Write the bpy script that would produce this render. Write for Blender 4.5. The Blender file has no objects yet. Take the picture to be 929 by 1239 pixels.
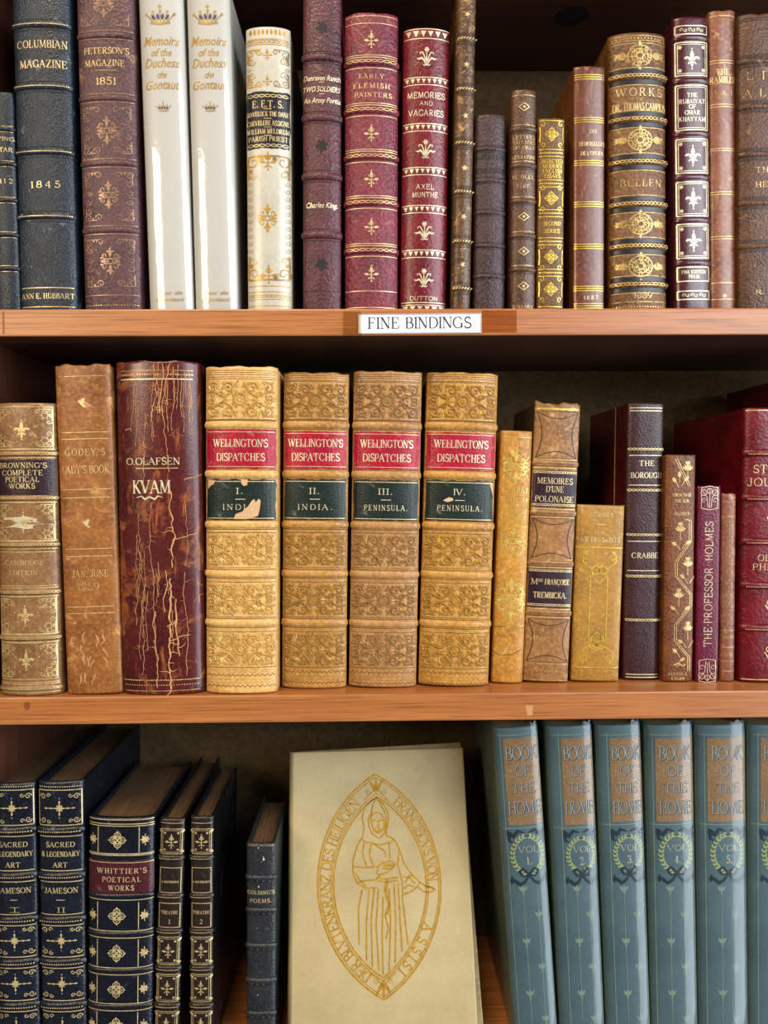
import bpy, bmesh, math, random
from mathutils import Vector, Matrix
random.seed(7)
sc = bpy.context.scene
COL = sc.collection
PI = math.pi

# ---------------------------------------------------------------- camera, light, exposure
F_PX, DIST = 930.0, 0.547                      # focal length in pixels of the 929 x 1239 frame, metres to the shelf edge
YAW, PITCH, ROLL = 0.01516, -0.02793, -0.00535
def cam_axes():
    cy, sy, cp, sp = math.cos(YAW), math.sin(YAW), math.cos(PITCH), math.sin(PITCH)
    d = Vector((sy*cp, cy*cp, sp)); r = Vector((cy, -sy, 0)); u = r.cross(d)
    r2 = r*math.cos(ROLL) + u*math.sin(ROLL)
    return r2, r2.cross(d), d
CR, CU, CD = cam_axes()
cam_data = bpy.data.cameras.new('camera'); cam = bpy.data.objects.new('camera', cam_data); COL.objects.link(cam)
cam_data.sensor_width = 36; cam_data.lens = 36*F_PX/1239
cam_data.clip_start = 0.01
M = Matrix((CR, CU, -CD)).transposed().to_4x4(); M.translation = Vector((0, -DIST, 0))
cam.matrix_world = M
sc.camera = cam
sc.view_settings.view_transform = 'Standard'; sc.view_settings.look = 'None'
sc.view_settings.gamma = 1; sc.view_settings.use_curve_mapping = False
sc.view_settings.exposure = -0.22

world = bpy.data.worlds.new('room_light'); sc.world = world; world.use_nodes = True
wb = world.node_tree.nodes['Background']; wb.inputs[0].default_value = (1.0, 0.86, 0.72, 1); wb.inputs[1].default_value = 0.10

def area(name, loc, target, sx, sy, power, color):
    l = bpy.data.lights.new(name, 'AREA'); l.shape = 'RECTANGLE'; l.size = sx; l.size_y = sy; l.energy = power; l.color = color
    o = bpy.data.objects.new(name, l); COL.objects.link(o); o.location = loc
    o.rotation_euler = (Vector(target)-Vector(loc)).to_track_quat('-Z', 'Y').to_euler()
    return o
area('window_daylight', (1.5, -2.2, 0.95), (0.1, 0, 0), 1.3, 1.5, 62, (0.88, 0.94, 1.0))
area('added_side_daylight', (1.75, -1.05, -0.35), (0.15, 0, -0.3), 1.2, 2.9, 66, (0.84, 0.92, 1.0))  # added tall light, reaching low for the reflections on the blue spines
area('ceiling_lamp', (-0.5, -1.3, 2.1), (0, 0, 0), 0.9, 0.9, 52, (1.0, 0.80, 0.56))
area('room_lamp', (-1.35, -1.9, 0.75), (-0.1, 0, -0.1), 0.7, 0.8, 26, (1.0, 0.82, 0.6))

# ---------------------------------------------------------------- measuring the place
def at(x, y, Y):
    """the point of the plane Y = const seen at the photograph's pixel (x, y)"""
    v = CD + CR*((x-464.5)/F_PX) - CU*((y-619.5)/F_PX)
    t = (Y+DIST)/v.y
    return Vector((0, -DIST, 0)) + v*t
Z_TOP1, Z_BOT1 = 0.1286, 0.1094                # upper board
Z_TOP2, Z_BOT2 = -0.1458, -0.1657              # lower board
Z_TOP3, Z_BOT0 = -0.4206, 0.3830
BACK_Y, LEFT_X, RIGHT_X = 0.1660, -0.2775, 0.52
SHELF_Z = {1: Z_TOP1, 2: Z_TOP2, 3: Z_TOP3}

# ---------------------------------------------------------------- materials
def lin(h):
    c = [int(h[i:i+2], 16)/255 for i in (0, 2, 4)]
    return tuple(x/12.92 if x <= .04045 else ((x+.055)/1.055)**2.4 for x in c)+(1,)
class NT:
    def __init__(s, name):
        s.m = bpy.data.materials.new(name); s.m.use_nodes = True; s.t = s.m.node_tree
        s.b = s.t.nodes['Principled BSDF']; s.out = s.t.nodes['Material Output']
    def n(s, typ, **kw):
        n = s.t.nodes.new(typ)
        for k, v in kw.items():
            if k.startswith('i_'):
                n.inputs[int(k[2:])].default_value = v
            else: setattr(n, k, v)
        return n
    def l(s, a, b): s.t.links.new(a, b)
    def coords(s, scale=(1, 1, 1)):
        tc = s.n('ShaderNodeTexCoord'); mp = s.n('ShaderNodeMapping'); mp.inputs['Scale'].default_value = scale
        s.l(tc.outputs['Object'], mp.inputs['Vector']); return mp.outputs['Vector']
    def noise(s, vec, scale, detail=4, rough=.55, dist=0):
        n = s.n('ShaderNodeTexNoise'); n.inputs['Scale'].default_value = scale; n.inputs['Detail'].default_value = detail
        n.inputs['Roughness'].default_value = rough; n.inputs['Distortion'].default_value = dist
        s.l(vec, n.inputs['Vector']); return n.outputs['Fac']
    def step(s, fac, lo, hi):
        n = s.n('ShaderNodeMapRange'); n.inputs['From Min'].default_value = lo; n.inputs['From Max'].default_value = hi
        n.clamp = True; s.l(fac, n.inputs['Value']); return n.outputs['Result']
    def mix(s, fac, a, b):
        n = s.n('ShaderNodeMix', data_type='RGBA')
        if isinstance(fac, float): n.inputs[0].default_value = fac
        else: s.l(fac, n.inputs[0])
        for v, i in ((a, 6), (b, 7)):
            if isinstance(v, tuple): n.inputs[i].default_value = v
            else: s.l(v, n.inputs[i])
        return n.outputs[2]
    def math(s, op, a, b=0.0):
        n = s.n('ShaderNodeMath', operation=op)
        for v, i in ((a, 0), (b, 1)):
            if isinstance(v, (int, float)): n.inputs[i].default_value = v
            else: s.l(v, n.inputs[i])
        return n.outputs[0]
    def bump(s, height, strength, dist=.0006):
        n = s.n('ShaderNodeBump'); n.inputs['Strength'].default_value = strength; n.inputs['Distance'].default_value = dist
        s.l(height, n.inputs['Height']); s.l(n.outputs[0], s.b.inputs['Normal'])
    def set(s, **kw):
        for k, v in kw.items(): s.b.inputs[k.replace('_', ' ')].default_value = v

def leather(name, base, dark=None, wear=None, amt=.15, rough=.42, grain=700, bump=.35, coat=0.0, scale=1.0, streak=0.0, spec=.4, wscale=90, speck=1.0):
    """mottled leather with its own scuffs"""
    k = NT(name); c = k.coords()
    base = lin(base); dark = lin(dark) if dark else tuple(x*.55 for x in base[:3])+(1,)
    col = k.mix(k.step(k.noise(c, 38*scale, 6, .62), .36, .66), dark, base)
    fine = k.noise(c, 420, 3, .6)
    col = k.mix(k.math('MULTIPLY', k.step(fine, .45, .8), speck), col, tuple(min(1, x*1.35) for x in base[:3])+(1,))
    if wear:
        wv = k.noise(c, wscale, 9, .72, .6)
        lo = .72-.42*amt-.08
        col = k.mix(k.step(wv, lo, lo+.09), col, lin(wear))
    if streak:
        cs = k.coords((1, 1, .12))
        sv = k.noise(cs, 260, 5, .7, .4)
        col = k.mix(k.step(sv, .68-.15*streak, .80-.15*streak), col, lin(wear))
    k.l(col, k.b.inputs['Base Color'])
    v = k.n('ShaderNodeTexVoronoi'); v.inputs['Scale'].default_value = grain; k.l(c, v.inputs['Vector'])
    h = k.math('ADD', v.outputs['Distance'], k.math('MULTIPLY', k.noise(c, 330, 6, .7), .9))
    k.bump(h, bump)
    r = k.math('ADD', k.math('MULTIPLY', k.noise(c, 60, 5), .3), rough-.15)
    k.l(r, k.b.inputs['Roughness'])
    k.set(Specular_IOR_Level=spec, Coat_Weight=coat, Coat_Roughness=.25)
    return k.m
def gilt(name, color, worn=0.0, rough=.32, metal=.3, dull=None):
    """gold leaf, rubbed away in places when worn > 0"""
    k = NT(name); c = k.coords()
    base = lin(color)
    col = k.mix(k.step(k.noise(c, 240, 4), .35, .7), tuple(x*.62 for x in base[:3])+(1,), base)
    k.l(col, k.b.inputs['Base Color']); k.set(Metallic=metal, Roughness=rough)
    if worn:
        tr = k.n('ShaderNodeBsdfTransparent'); mx = k.n('ShaderNodeMixShader')
        k.l(k.step(k.noise(c, 330, 6, .7), .62-.35*worn, .74-.35*worn), mx.inputs[0])
        # high noise = rubbed through to the leather
        k.l(k.b.outputs[0], mx.inputs[1]); k.l(tr.outputs[0], mx.inputs[2]); k.l(mx.outputs[0], k.out.inputs['Surface'])
        mx.inputs[0].default_value = worn
    return k.m
def plain(name, color, rough=.6, spec=.4, vary=.15, scale=60, bump=0.0):
    k = NT(name); c = k.coords(); b = lin(color)
    k.l(k.mix(k.step(k.noise(c, scale, 6, .6), .3, .7), tuple(x*(1-vary*2) for x in b[:3])+(1,), b), k.b.inputs['Base Color'])
    k.set(Roughness=rough, Specular_IOR_Level=spec)
    if bump: k.bump(k.noise(c, 500, 6, .7), bump)
    return k.m
def paper_edge(name, a, b, rough=.75):
    """the stacked leaves of a page block: fine lines from leaf to leaf"""
    k = NT(name); c = k.coords((1, .012, .012))
    k.l(k.mix(k.step(k.noise(c, 2600, 3, .8), .35, .68), lin(a), lin(b)), k.b.inputs['Base Color'])
    k.set(Roughness=rough, Specular_IOR_Level=.25); k.bump(k.noise(c, 2600, 2, .8), .3, .0004)
    return k.m
def wood(name, a, b, d, rough=.38, axis=0, coat=.25):
    k = NT(name)
    s1 = [60, 60, 60]; s1[axis] = 2.2
    s2 = [760, 760, 760]; s2[axis] = 14
    c1, c2, c0 = k.coords(tuple(s1)), k.coords(tuple(s2)), k.coords()
    n1, n2 = k.noise(c1, 1.0, 6, .6, .8), k.noise(c2, 1.0, 4, .65)
    col = k.mix(k.step(n1, .34, .66), lin(a), lin(b))
    col = k.mix(k.math('MULTIPLY', k.step(n2, .48, .66), .85), col, lin(d))
    k.l(col, k.b.inputs['Base Color'])
    k.set(Roughness=rough, Coat_Weight=coat, Coat_Roughness=.3); k.bump(n2, .18, .0005)
    return k.m
def film(name, tint=(1, 1, 1, 1), rough=.06, wrinkle=.25, fac=.09):
    """clear plastic jacket film: see-through with a glossy face"""
    k = NT(name); c = k.coords((1, 1, .25))
    tr = k.n('ShaderNodeBsdfTransparent'); tr.inputs[0].default_value = tint
    gl = k.n('ShaderNodeBsdfGlossy'); gl.inputs['Roughness'].default_value = rough
    fr = k.n('ShaderNodeLayerWeight'); fr.inputs['Blend'].default_value = .5
    bp = k.n('ShaderNodeBump'); bp.inputs['Strength'].default_value = wrinkle; bp.inputs['Distance'].default_value = .001
    k.l(k.noise(c, 70, 4, .6, .5), bp.inputs['Height']); k.l(bp.outputs[0], gl.inputs['Normal']); k.l(bp.outputs[0], fr.inputs['Normal'])
    mx = k.n('ShaderNodeMixShader'); k.l(k.math('ADD', k.math('MULTIPLY', k.math('POWER', fr.outputs['Facing'], 4.0), .5), fac), mx.inputs[0])
    k.l(tr.outputs[0], mx.inputs[1]); k.l(gl.outputs[0], mx.inputs[2]); k.l(mx.outputs[0], k.out.inputs['Surface'])
    return k.m

GOLD = gilt('bright_gilt', 'EED49A', .0)
GOLD2 = gilt('rubbed_gilt', 'ECCB88', .15)
GOLDF = gilt('faded_gilt', 'D8B47A', .34)
PALE = gilt('pale_gilt', 'F2E4BE', .0, metal=.35)
WARMG = gilt('deep_gilt', 'D8A63E', .15)
YG = gilt('yellow_gilt', 'F4CC52', .0, rough=.28, metal=.4)
BLIND = plain('blind_tooling', '17121A', .5)
BLUEINK = plain('blue_stamping', '2B4A7D', .5)
PAGES = paper_edge('page_edges_cream', 'A88E66', 'D8C49A')
PAGES_DARK = paper_edge('page_edges_browned', '3A281C', '765A3E')
INNER = plain('inner_board', '3A2A20', .7)

# ---------------------------------------------------------------- meshes and objects
def link(name, verts, faces, mat, parent=None, smooth=False):
    me = bpy.data.meshes.new(name); me.from_pydata([tuple(v) for v in verts], [], faces); me.materials.append(mat)
    me.validate(); me.update()
    if smooth: me.polygons.foreach_set('use_smooth', [True]*len(me.polygons))
    o = bpy.data.objects.new(name, me); COL.objects.link(o)
    if parent: o.parent = parent
    return o
def fix_normals(o):
    bm = bmesh.new(); bm.from_mesh(o.data); bmesh.ops.recalc_face_normals(bm, faces=bm.faces); bm.to_mesh(o.data); bm.free()
    return o
def box(name, lo, hi, mat, parent=None, bevel=.0006, seg=2, loc=None):
    bm = bmesh.new(); bmesh.ops.create_cube(bm, size=1)
    for v in bm.verts:
        for i in range(3): v.co[i] = lo[i] if v.co[i] < 0 else hi[i]
    if bevel: bmesh.ops.bevel(bm, geom=bm.edges[:], offset=bevel, segments=seg, affect='EDGES', profile=.5)
    me = bpy.data.meshes.new(name); bm.to_mesh(me); bm.free(); me.materials.append(mat)
    o = bpy.data.objects.new(name, me); COL.objects.link(o)
    if parent: o.parent = parent
    return o
def tag(o, label, cat, group=None):
    o['label'] = label; o['category'] = cat
    if group: o['group'] = group
    return o
def empty(name, loc, rot=None):
    o = bpy.data.objects.new(name, None); COL.objects.link(o); o.location = loc; o.empty_display_size = .02
    if rot: o.rotation_euler = rot
    return o

# ---------------------------------------------------------------- lettering: a stroke alphabet with thick and thin strokes and serifs
GLYPHS = {
'A': 'L0,0,.36,1,n L.36,1,.74,0,T L.15,.36,.58,.36,n S0,0 S.74,0',
'B': 'L.12,0,.12,1,T L.12,1,.34,1,n L.12,.53,.36,.53,n L.12,0,.36,0,n A.34,.765,.24,.235,-90,90 A.36,.265,.3,.265,-90,90',
'C': 'A.44,.5,.42,.5,48,312 L.72,.9,.74,.66,n L.72,.12,.76,.3,n',
'D': 'L.12,0,.12,1,T L.12,1,.36,1,n L.12,0,.36,0,n A.36,.5,.42,.5,-90,90',
'E': 'L.12,0,.12,1,T L.0,1,.6,1,n L.12,.52,.46,.52,n L.0,0,.62,0,n L.6,1,.62,.78,n L.62,0,.66,.24,n L.46,.42,.46,.62,n',
'F': 'L.12,0,.12,1,T L.0,1,.58,1,n L.12,.52,.46,.52,n L.58,1,.6,.76,n L.46,.42,.46,.62,n S.12,0',
'G': 'A.44,.5,.42,.5,48,330 L.72,.9,.74,.68,n L.76,.04,.76,.42,T S.76,.42',
'H': 'L.12,0,.12,1,T L.68,0,.68,1,T L.12,.52,.68,.52,n S.12,0 S.12,1 S.68,0 S.68,1',
'I': 'L.13,0,.13,1,T S.13,0 S.13,1',
'J': 'L.36,1,.36,.2,T A.2,.2,.16,.2,180,360 S.36,1',
'K': 'L.12,0,.12,1,T L.62,1,.14,.44,n L.26,.6,.7,0,T S.12,0 S.12,1 S.64,1 S.7,0',
'L': 'L.12,0,.12,1,T L.0,0,.58,0,n L.58,0,.62,.26,n S.12,1',
'M': 'L.08,0,.12,1,n L.12,1,.45,.04,T L.45,.04,.8,1,n L.82,1,.86,0,T S.08,0 S.86,0 S.08,1 S.86,1',
'N': 'L.1,0,.1,1,n L.1,1,.7,0,T L.7,0,.7,1,n S.1,0 S.08,1 S.7,1',
'O': 'A.43,.5,.41,.5,0,360',
'P': 'L.12,0,.12,1,T L.12,1,.36,1,n L.12,.46,.36,.46,n A.36,.73,.26,.27,-90,90 S.12,0',
'Q': 'A.43,.5,.41,.5,0,360 L.5,.08,.8,-.18,T',
'R': 'L.12,0,.12,1,T L.12,1,.36,1,n L.12,.5,.36,.5,n A.36,.75,.25,.25,-90,90 L.34,.5,.7,0,T S.12,0 S.7,0',
'S': 'a.32,.75,.24,.25,35,270 a.32,.25,.28,.25,90,-145 L.54,.98,.55,.74,n L.05,.02,.04,.26,n',
'T': 'L.4,0,.4,1,T L.02,1,.78,1,n L.02,1,0,.76,n L.78,1,.8,.76,n S.4,0',
'U': 'L.12,1,.12,.3,T L.68,1,.68,.3,n A.4,.3,.28,.3,180,360 S.12,1 S.68,1',
'V': 'L.02,1,.38,0,T L.38,0,.74,1,n S.02,1 S.74,1',
'W': 'L.0,1,.28,0,T L.28,0,.52,.95,n L.52,.95,.78,0,T L.78,0,1.04,1,n S0,1 S1.04,1 S.5,1',
'X': 'L.04,1,.7,0,T L.68,1,.04,0,n S.04,1 S.68,1 S.04,0 S.7,0',
'Y': 'L.02,1,.38,.46,T L.74,1,.38,.46,n L.38,.46,.38,0,T S.02,1 S.74,1 S.38,0',
'Z': 'L.06,1,.66,1,n L.66,1,.04,0,T L.04,0,.68,0,n L.06,1,.04,.78,n L.68,0,.7,.24,n',
'Ç': 'A.44,.5,.42,.5,48,312 L.72,.9,.74,.66,n L.72,.12,.76,.3,n L.44,0,.5,-.2,n L.5,-.2,.36,-.26,n',
'0': 'A.32,.5,.3,.5,0,360', '1': 'L.2,0,.2,1,T L.2,1,.04,.84,n S.2,0',
'2': 'a.3,.72,.26,.28,170,-40 L.5,.55,.05,0,n L.05,0,.6,0,T L.6,0,.62,.2,n',
'3': 'a.28,.76,.22,.24,160,-90 a.28,.27,.26,.27,90,-160', '4': 'L.46,0,.46,1,T L.46,1,.02,.3,n L.02,.3,.64,.3,n S.46,0',
'5': 'L.12,1,.52,1,T L.12,1,.1,.58,n a.28,.32,.27,.32,125,-160', '6': 'A.32,.32,.28,.32,0,360 a.52,.4,.48,.6,100,190',
'7': 'L.04,1,.58,1,T L.58,1,.22,0,T', '8': 'A.3,.75,.22,.25,0,360 A.3,.26,.27,.26,0,360',
'9': 'A.3,.68,.28,.32,0,360 a.1,.6,.48,.6,-80,10',
'.': 'D.1,.07', ',': 'D.1,.07 L.13,.05,.04,-.18,n', "'": 'L.1,1,.06,.72,T', '-': 'L.05,.45,.4,.45,T', ':': 'D.1,.1 D.1,.6',
'&': 'a.36,.76,.2,.24,-60,240 L.24,.62,.74,0,T a.32,.26,.28,.26,60,330 L.54,.12,.72,.46,n', '*': 'D.12,.5',
}
ADV = {}
def parse_glyphs():
    out = {}
    for ch, s in GLYPHS.items():
        st = []; mx = 0
        for tok in s.split():
            k = tok[0]; a = tok[1:].split(',')
            if k == 'L':
                x0, y0, x1, y1 = map(float, a[:4]); st.append(('L', (x0, y0, x1, y1), a[4])); mx = max(mx, x0, x1)
            elif k in 'Aa':
                v = list(map(float, a)); st.append((k, v, None)); mx = max(mx, v[0]+v[2]*(.95 if k == 'A' else .8))
            else:
                v = list(map(float, a)); st.append((k, v, None)); mx = max(mx, v[0]+.08)
        out[ch] = st; ADV[ch] = mx
    return out
GL = parse_glyphs()

class Ink:
    """flat strokes and shapes in (u, v), laid onto a surface function surf(u, v, lift)"""
    def __init__(s): s.v = []; s.f = []
    def ribbon(s, pts, w, closed=False, lift=0, ridge=0.0, step=.0016):
        pts = [Vector(p) for p in pts]
        if not isinstance(w, (list, tuple)): w = [w]*len(pts)
        if closed: pts = pts+[pts[0]]; w = list(w)+[w[0]]
        P = [pts[0]]; W = [w[0]]
        for i in range(1, len(pts)):
            d = (pts[i]-pts[i-1]).length
            if d < 1e-7: continue
            n = max(1, int(d/step))
            for k in range(1, n+1):
                t = k/n; P.append(pts[i-1].lerp(pts[i], t)); W.append(w[i-1]+(w[i]-w[i-1])*t)
        if len(P) < 2: return
        b = len(s.v); m = 3 if ridge else 2
        for i, p in enumerate(P):
            d = P[min(i+1, len(P)-1)]-P[max(i-1, 0)]
            if closed and i in (0, len(P)-1): d = P[1]-P[-2]
            if d.length < 1e-9: d = Vector((1, 0))
            d.normalize(); n = Vector((-d.y, d.x))*(W[i]/2)
            s.v.append((p.x+n.x, p.y+n.y, lift))
            if ridge: s.v.append((p.x, p.y, lift+ridge))
            s.v.append((p.x-n.x, p.y-n.y, lift))
        for i in range(len(P)-1):
            a = b+i*m
            for j in range(m-1): s.f.append((a+j, a+j+1, a+m+j+1, a+m+j))
    def poly(s, pts, lift=0, dome=0.0):
        b = len(s.v); n = len(pts)
        cx = sum(p[0] for p in pts)/n; cy = sum(p[1] for p in pts)/n
        s.v.append((cx, cy, lift+dome)); s.v += [(p[0], p[1], lift) for p in pts]
        for i in range(n): s.f.append((b, b+1+i, b+1+(i+1) % n))
    def dot(s, x, y, r, lift=0, n=8, dome=0.0, ry=None):
        s.poly([(x+r*math.cos(2*PI*i/n), y+(ry or r)*math.sin(2*PI*i/n)) for i in range(n)], lift, dome)
    def ring(s, x, y, r, w, lift=0, ry=None, n=24, ridge=0):
        ry = ry or r
        s.ribbon([(x+r*math.cos(2*PI*i/n), y+ry*math.sin(2*PI*i/n)) for i in range(n)], w, True, lift, ridge)
    def rect(s, x0, y0, x1, y1, w, lift=0):
        for a, b in (((x0, y0), (x1, y0)), ((x1, y0), (x1, y1)), ((x1, y1), (x0, y1)), ((x0, y1), (x0, y0))): s.ribbon([a, b], w, False, lift)
    def leaf(s, x, y, ang, L, W, lift=0, dome=0.0):
        c, sn = math.cos(ang), math.sin(ang)
        prof = ((0, 0), (.25, .8), (.5, 1), (.75, .7), (1, 0), (.75, -.7), (.5, -1), (.25, -.8))
        s.poly([(x+(a*L)*c-(b*W/2)*sn, y+(a*L)*sn+(b*W/2)*c) for a, b in prof], lift, dome)
    def spiral(s, x, y, r, a0, turns, w, lift=0, ridge=0.0, dirn=1, r1=.12):
        n = max(10, int(14*turns)); P = []
        for i in range(n+1):
            t = i/n; rr = r*(1-t)+r*r1*t; a = a0+dirn*turns*2*PI*t
            P.append((x+rr*math.cos(a), y+rr*math.sin(a)))
        s.ribbon(P, [w*(1-.4*i/n) for i in range(n+1)], False, lift, ridge, .0012)
    def star(s, x, y, r, a0=PI/2, n=5, inner=.42):
        s.poly([(x+(r if i % 2 == 0 else r*inner)*math.cos(a0+PI*i/n), y+(r if i % 2 == 0 else r*inner)*math.sin(a0+PI*i/n)) for i in range(2*n)])
    def text(s, txt, cx, cy, w, h, style='serif', bold=1.0, rot=0.0, lift=0, track=.2, xf=None):
        """txt centred on (cx, cy), w wide (0: natural), cap height h"""
        nat = 0; xs = []
        for ch in txt:
            if ch == ' ': xs.append(nat); nat += .42; continue
            xs.append(nat); nat += ADV.get(ch, .5)+track
        nat -= track
        sx = w/nat if w else h; sy = h
        T, N = (.17, .075) if style == 'serif' else (.125, .115)
        T *= h*bold*.86; N *= h*bold*.86; c, sn = math.cos(rot), math.sin(rot)
        def tf(x, y):
            X, Y = (x-nat/2)*sx, (y-.5)*sy
            if xf: return xf(X, Y)
            return (cx+X*c-Y*sn, cy+X*sn+Y*c)
        for ch, x0 in zip(txt, xs):
            for k, v, wt in GL.get(ch, []):
                if k == 'L':
                    s.ribbon([tf(x0+v[0], v[1]), tf(x0+v[2], v[3])], T if wt == 'T' else N, False, lift)
                elif k in 'Aa':
                    n = max(8, int(abs(v[5]-v[4])/18)); P = []; W = []
                    for i in range(n+1):
                        a = math.radians(v[4]+(v[5]-v[4])*i/n)
                        P.append(tf(x0+v[0]+v[2]*math.cos(a), v[1]+v[3]*math.sin(a)))
                        W.append(N+(T-N)*abs(math.cos(a)) if k == 'A' else (T*.8+N*.2))
                    s.ribbon(P, W, False, lift)
                elif k == 'S' and style == 'serif':
                    s.ribbon([tf(x0+v[0]-.14, v[1]), tf(x0+v[0]+.14, v[1])], N, False, lift)
                elif k == 'D':
                    p = tf(x0+v[0], v[1]); s.dot(p[0], p[1], T*.62, lift)
    def build(s, name, surf, mat, parent, off=.00018):
        if not s.f: return None
        return link(name, [surf(u, v, l+off) for u, v, l in s.v], s.f, mat, parent)

# ---------------------------------------------------------------- books
class Book:
    def __init__(s, label, row, px, Yf=.012, depth=.125, bulge=.17, p=2.0, leather_m=None, cover_m=None, pages_m=None, cloth='book',
                 group=None, rag=0.0, top_y=None, board=.0026, cap=.0022, name='book', cat='book', inset=.003):
        xTL, xTR, yT, xBL, xBR, yB = px
        w0 = (DIST+Yf)/F_PX*(xTR-xTL+xBR-xBL)/2
        s.bulge = bulge*w0; s.p = p; s.Yf = Yf; Yj = Yf+s.bulge
        L1, L2, R1, R2 = at(xTL, yT, Yj), at(xBL, yB, Yj), at(xTR, yT, Yj), at(xBR, yB, Yj)
        ax = (L1+R1-L2-R2); ax.y = 0; ax.normalize(); s.ax = ax; s.rt = Vector((ax.z, 0, -ax.x))
        mid1 = (L1+R1)/2; mid2 = (L2+R2)/2
        s.w = ((R1-L1).dot(s.rt)+(R2-L2).dot(s.rt))/2-.0005
        lean = math.atan2(ax.x, ax.z); zb = SHELF_Z[row]+abs(math.sin(lean))*s.w/2+.0002
        t = (zb-mid2.z)/ax.z if ax.z else 0
        s.base = mid2+ax*t; s.base.y = Yj
        s.k = (DIST+Yf)/F_PX; s.depth = min(depth, BACK_Y-.003-Yj)
        xc = (xTL+xTR)/2; s.xc = lambda y: (xTL+xTR)/2+((xBL+xBR)-(xTL+xTR))/2*(y-yT)/(yB-yT)
        s.h = s.v(yT if top_y is None else top_y)
        s.root = empty(name, s.base, (0, lean, 0)); tag(s.root, label, cat, group)
        s.lm = leather_m; s.inks = {}
        hw = s.w/2; t = min(board, s.w*.16)
        # spine: a bowed shell with rounded head and tail
        nu, nv = 26, 30; cap = min(cap, s.h*.1); V = []; F = []
        us = [-hw*math.cos(PI*i/nu) for i in range(nu+1)]
        zs = [0, cap*.12, cap*.35, cap*.65, cap]+[cap+(s.h-2*cap)*i/(nv-8) for i in range(1, nv-8)]+[s.h-cap, s.h-cap*.65, s.h-cap*.35, s.h-cap*.12, s.h]
        for z in zs:
            e = max(0, cap-z, z-(s.h-cap)); inn = .75*(cap-math.sqrt(max(0, cap*cap-e*e)))
            for i, u in enumerate(us):
                x, y = s.arc(u)
                zz = z
                if rag and z > s.h-cap*1.01: zz += rag*(math.sin(u*260+w0*900)+.6*math.sin(u*610+1+w0*500)+random.uniform(-.35, .35))*.5
                V.append((x, min(y+inn, .0004) if y < 0 else y, zz))
        n1 = nu+1; m = len(zs)
        for j in range(m-1):
            for i in range(nu): F.append((j*n1+i, j*n1+i+1, (j+1)*n1+i+1, (j+1)*n1+i))
        o0 = len(V)
        for z in zs:
            for u in us:
                x, y = s.arc(u); V.append((x*.86, y*.72+.0022, min(z, s.h-.0003)))
        for j in range(m-1):
            for i in range(nu): F.append((o0+j*n1+i+1, o0+j*n1+i, o0+(j+1)*n1+i, o0+(j+1)*n1+i+1))
        for i in range(nu):
            F.append((i+1, i, o0+i, o0+i+1)); a = (m-1)*n1; F.append((a+i, a+i+1, o0+a+i+1, o0+a+i))
        for j in range(m-1):
            F.append((j*n1, (j+1)*n1, o0+(j+1)*n1, o0+j*n1)); F.append(((j+1)*n1+nu, j*n1+nu, o0+j*n1+nu, o0+(j+1)*n1+nu))
        s.spine = link('spine', V, F, leather_m, s.root, True)
        cm = cover_m or leather_m
        for sg in (-1, 1):
            a, b = sorted((sg*hw, sg*(hw-t)))
            box('cover_board', (a, .0002, 0), (b, s.depth, s.h-.0006), cm, s.root, .0007)
        # page block, its front following the spine and its fore edge hollow
        iw = hw-t-.0001; out = []
        n = 14
        for i in range(n+1):
            u = -iw+2*iw*i/n; x, y = s.arc(u*.84/ (1 if iw == 0 else 1)); out.append((u, y*.6+.0035))
        for i in range(n+1):
            u = iw-2*iw*i/n; out.append((u, s.depth-.004-.5*s.bulge*(1-(u/iw)**2)))
        zt = s.h-inset; V = [(x, y, inset) for x, y in out]+[(x, y, zt) for x, y in out]; N = len(out)
        F = [tuple(range(N))[::-1], tuple(range(N, 2*N))]+[(i, (i+1) % N, N+(i+1) % N, N+i) for i in range(N)]
        fix_normals(link('page_block', V, F, pages_m or PAGES, s.root))
    def arc(s, u):
        t = min(1, abs(2*u/s.w)); return u, -s.bulge*math.sqrt(max(0, 1-t**s.p))
    def surf(s, u, v, l=0):
        lim = s.w/2*.992; u = max(-lim, min(lim, u))
        x, y = s.arc(u); e = s.w*.004
        a, b = s.arc(max(-lim, u-e)), s.arc(min(lim, u+e)); tx, ty = b[0]-a[0], b[1]-a[1]; q = math.hypot(tx, ty) or 1
        return (x+ty/q*l, y-tx/q*l, v)
    def v(s, y):
        P = at(s.xc(y), y, s.Yf); return (P.z-s.base.z)/s.ax.z-(0 if True else 0)
    def u(s, x, y):
        P = at(x, y, s.Yf); d = P-s.base; d.y = 0; return d.dot(s.rt)
    def ink(s, name, mat, parent=None):
        key = (name, mat.name, parent.name if parent else '')
        if key not in s.inks: s.inks[key] = (Ink(), name, mat, parent or s.spine)
        return s.inks[key][0]
    def done(s):
        for I, name, mat, par in s.inks.values(): I.build(name, s.surf, mat, par)
        return s
    def grid(s, name, u0, u1, v0, v1, lift, mat, parent, nu=18, nv=4, edge=0.0, thick=True):
        V = []; F = []
        for j in range(nv+1):
            for i in range(nu+1):
                uu = u0+(u1-u0)*i/nu; vv = v0+(v1-v0)*j/nv
                if edge and (j in (0, nv)): vv += random.uniform(-edge, edge)
                if edge and (i in (0, nu)): uu += random.uniform(-edge, edge)
                V.append(s.surf(uu, vv, lift))
        n1 = nu+1
        for j in range(nv):
            for i in range(nu): F.append((j*n1+i, j*n1+i+1, (j+1)*n1+i+1, (j+1)*n1+i))
        ring = [i for i in range(n1)]+[j*n1+nu for j in range(1, nv+1)]+[nv*n1+i for i in range(nu-1, -1, -1)]+[j*n1 for j in range(nv-1, 0, -1)]
        b = len(V)
        for r in ring:
            x, y, z = V[r]; V.append((x, y+lift*1.2, z))
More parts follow.
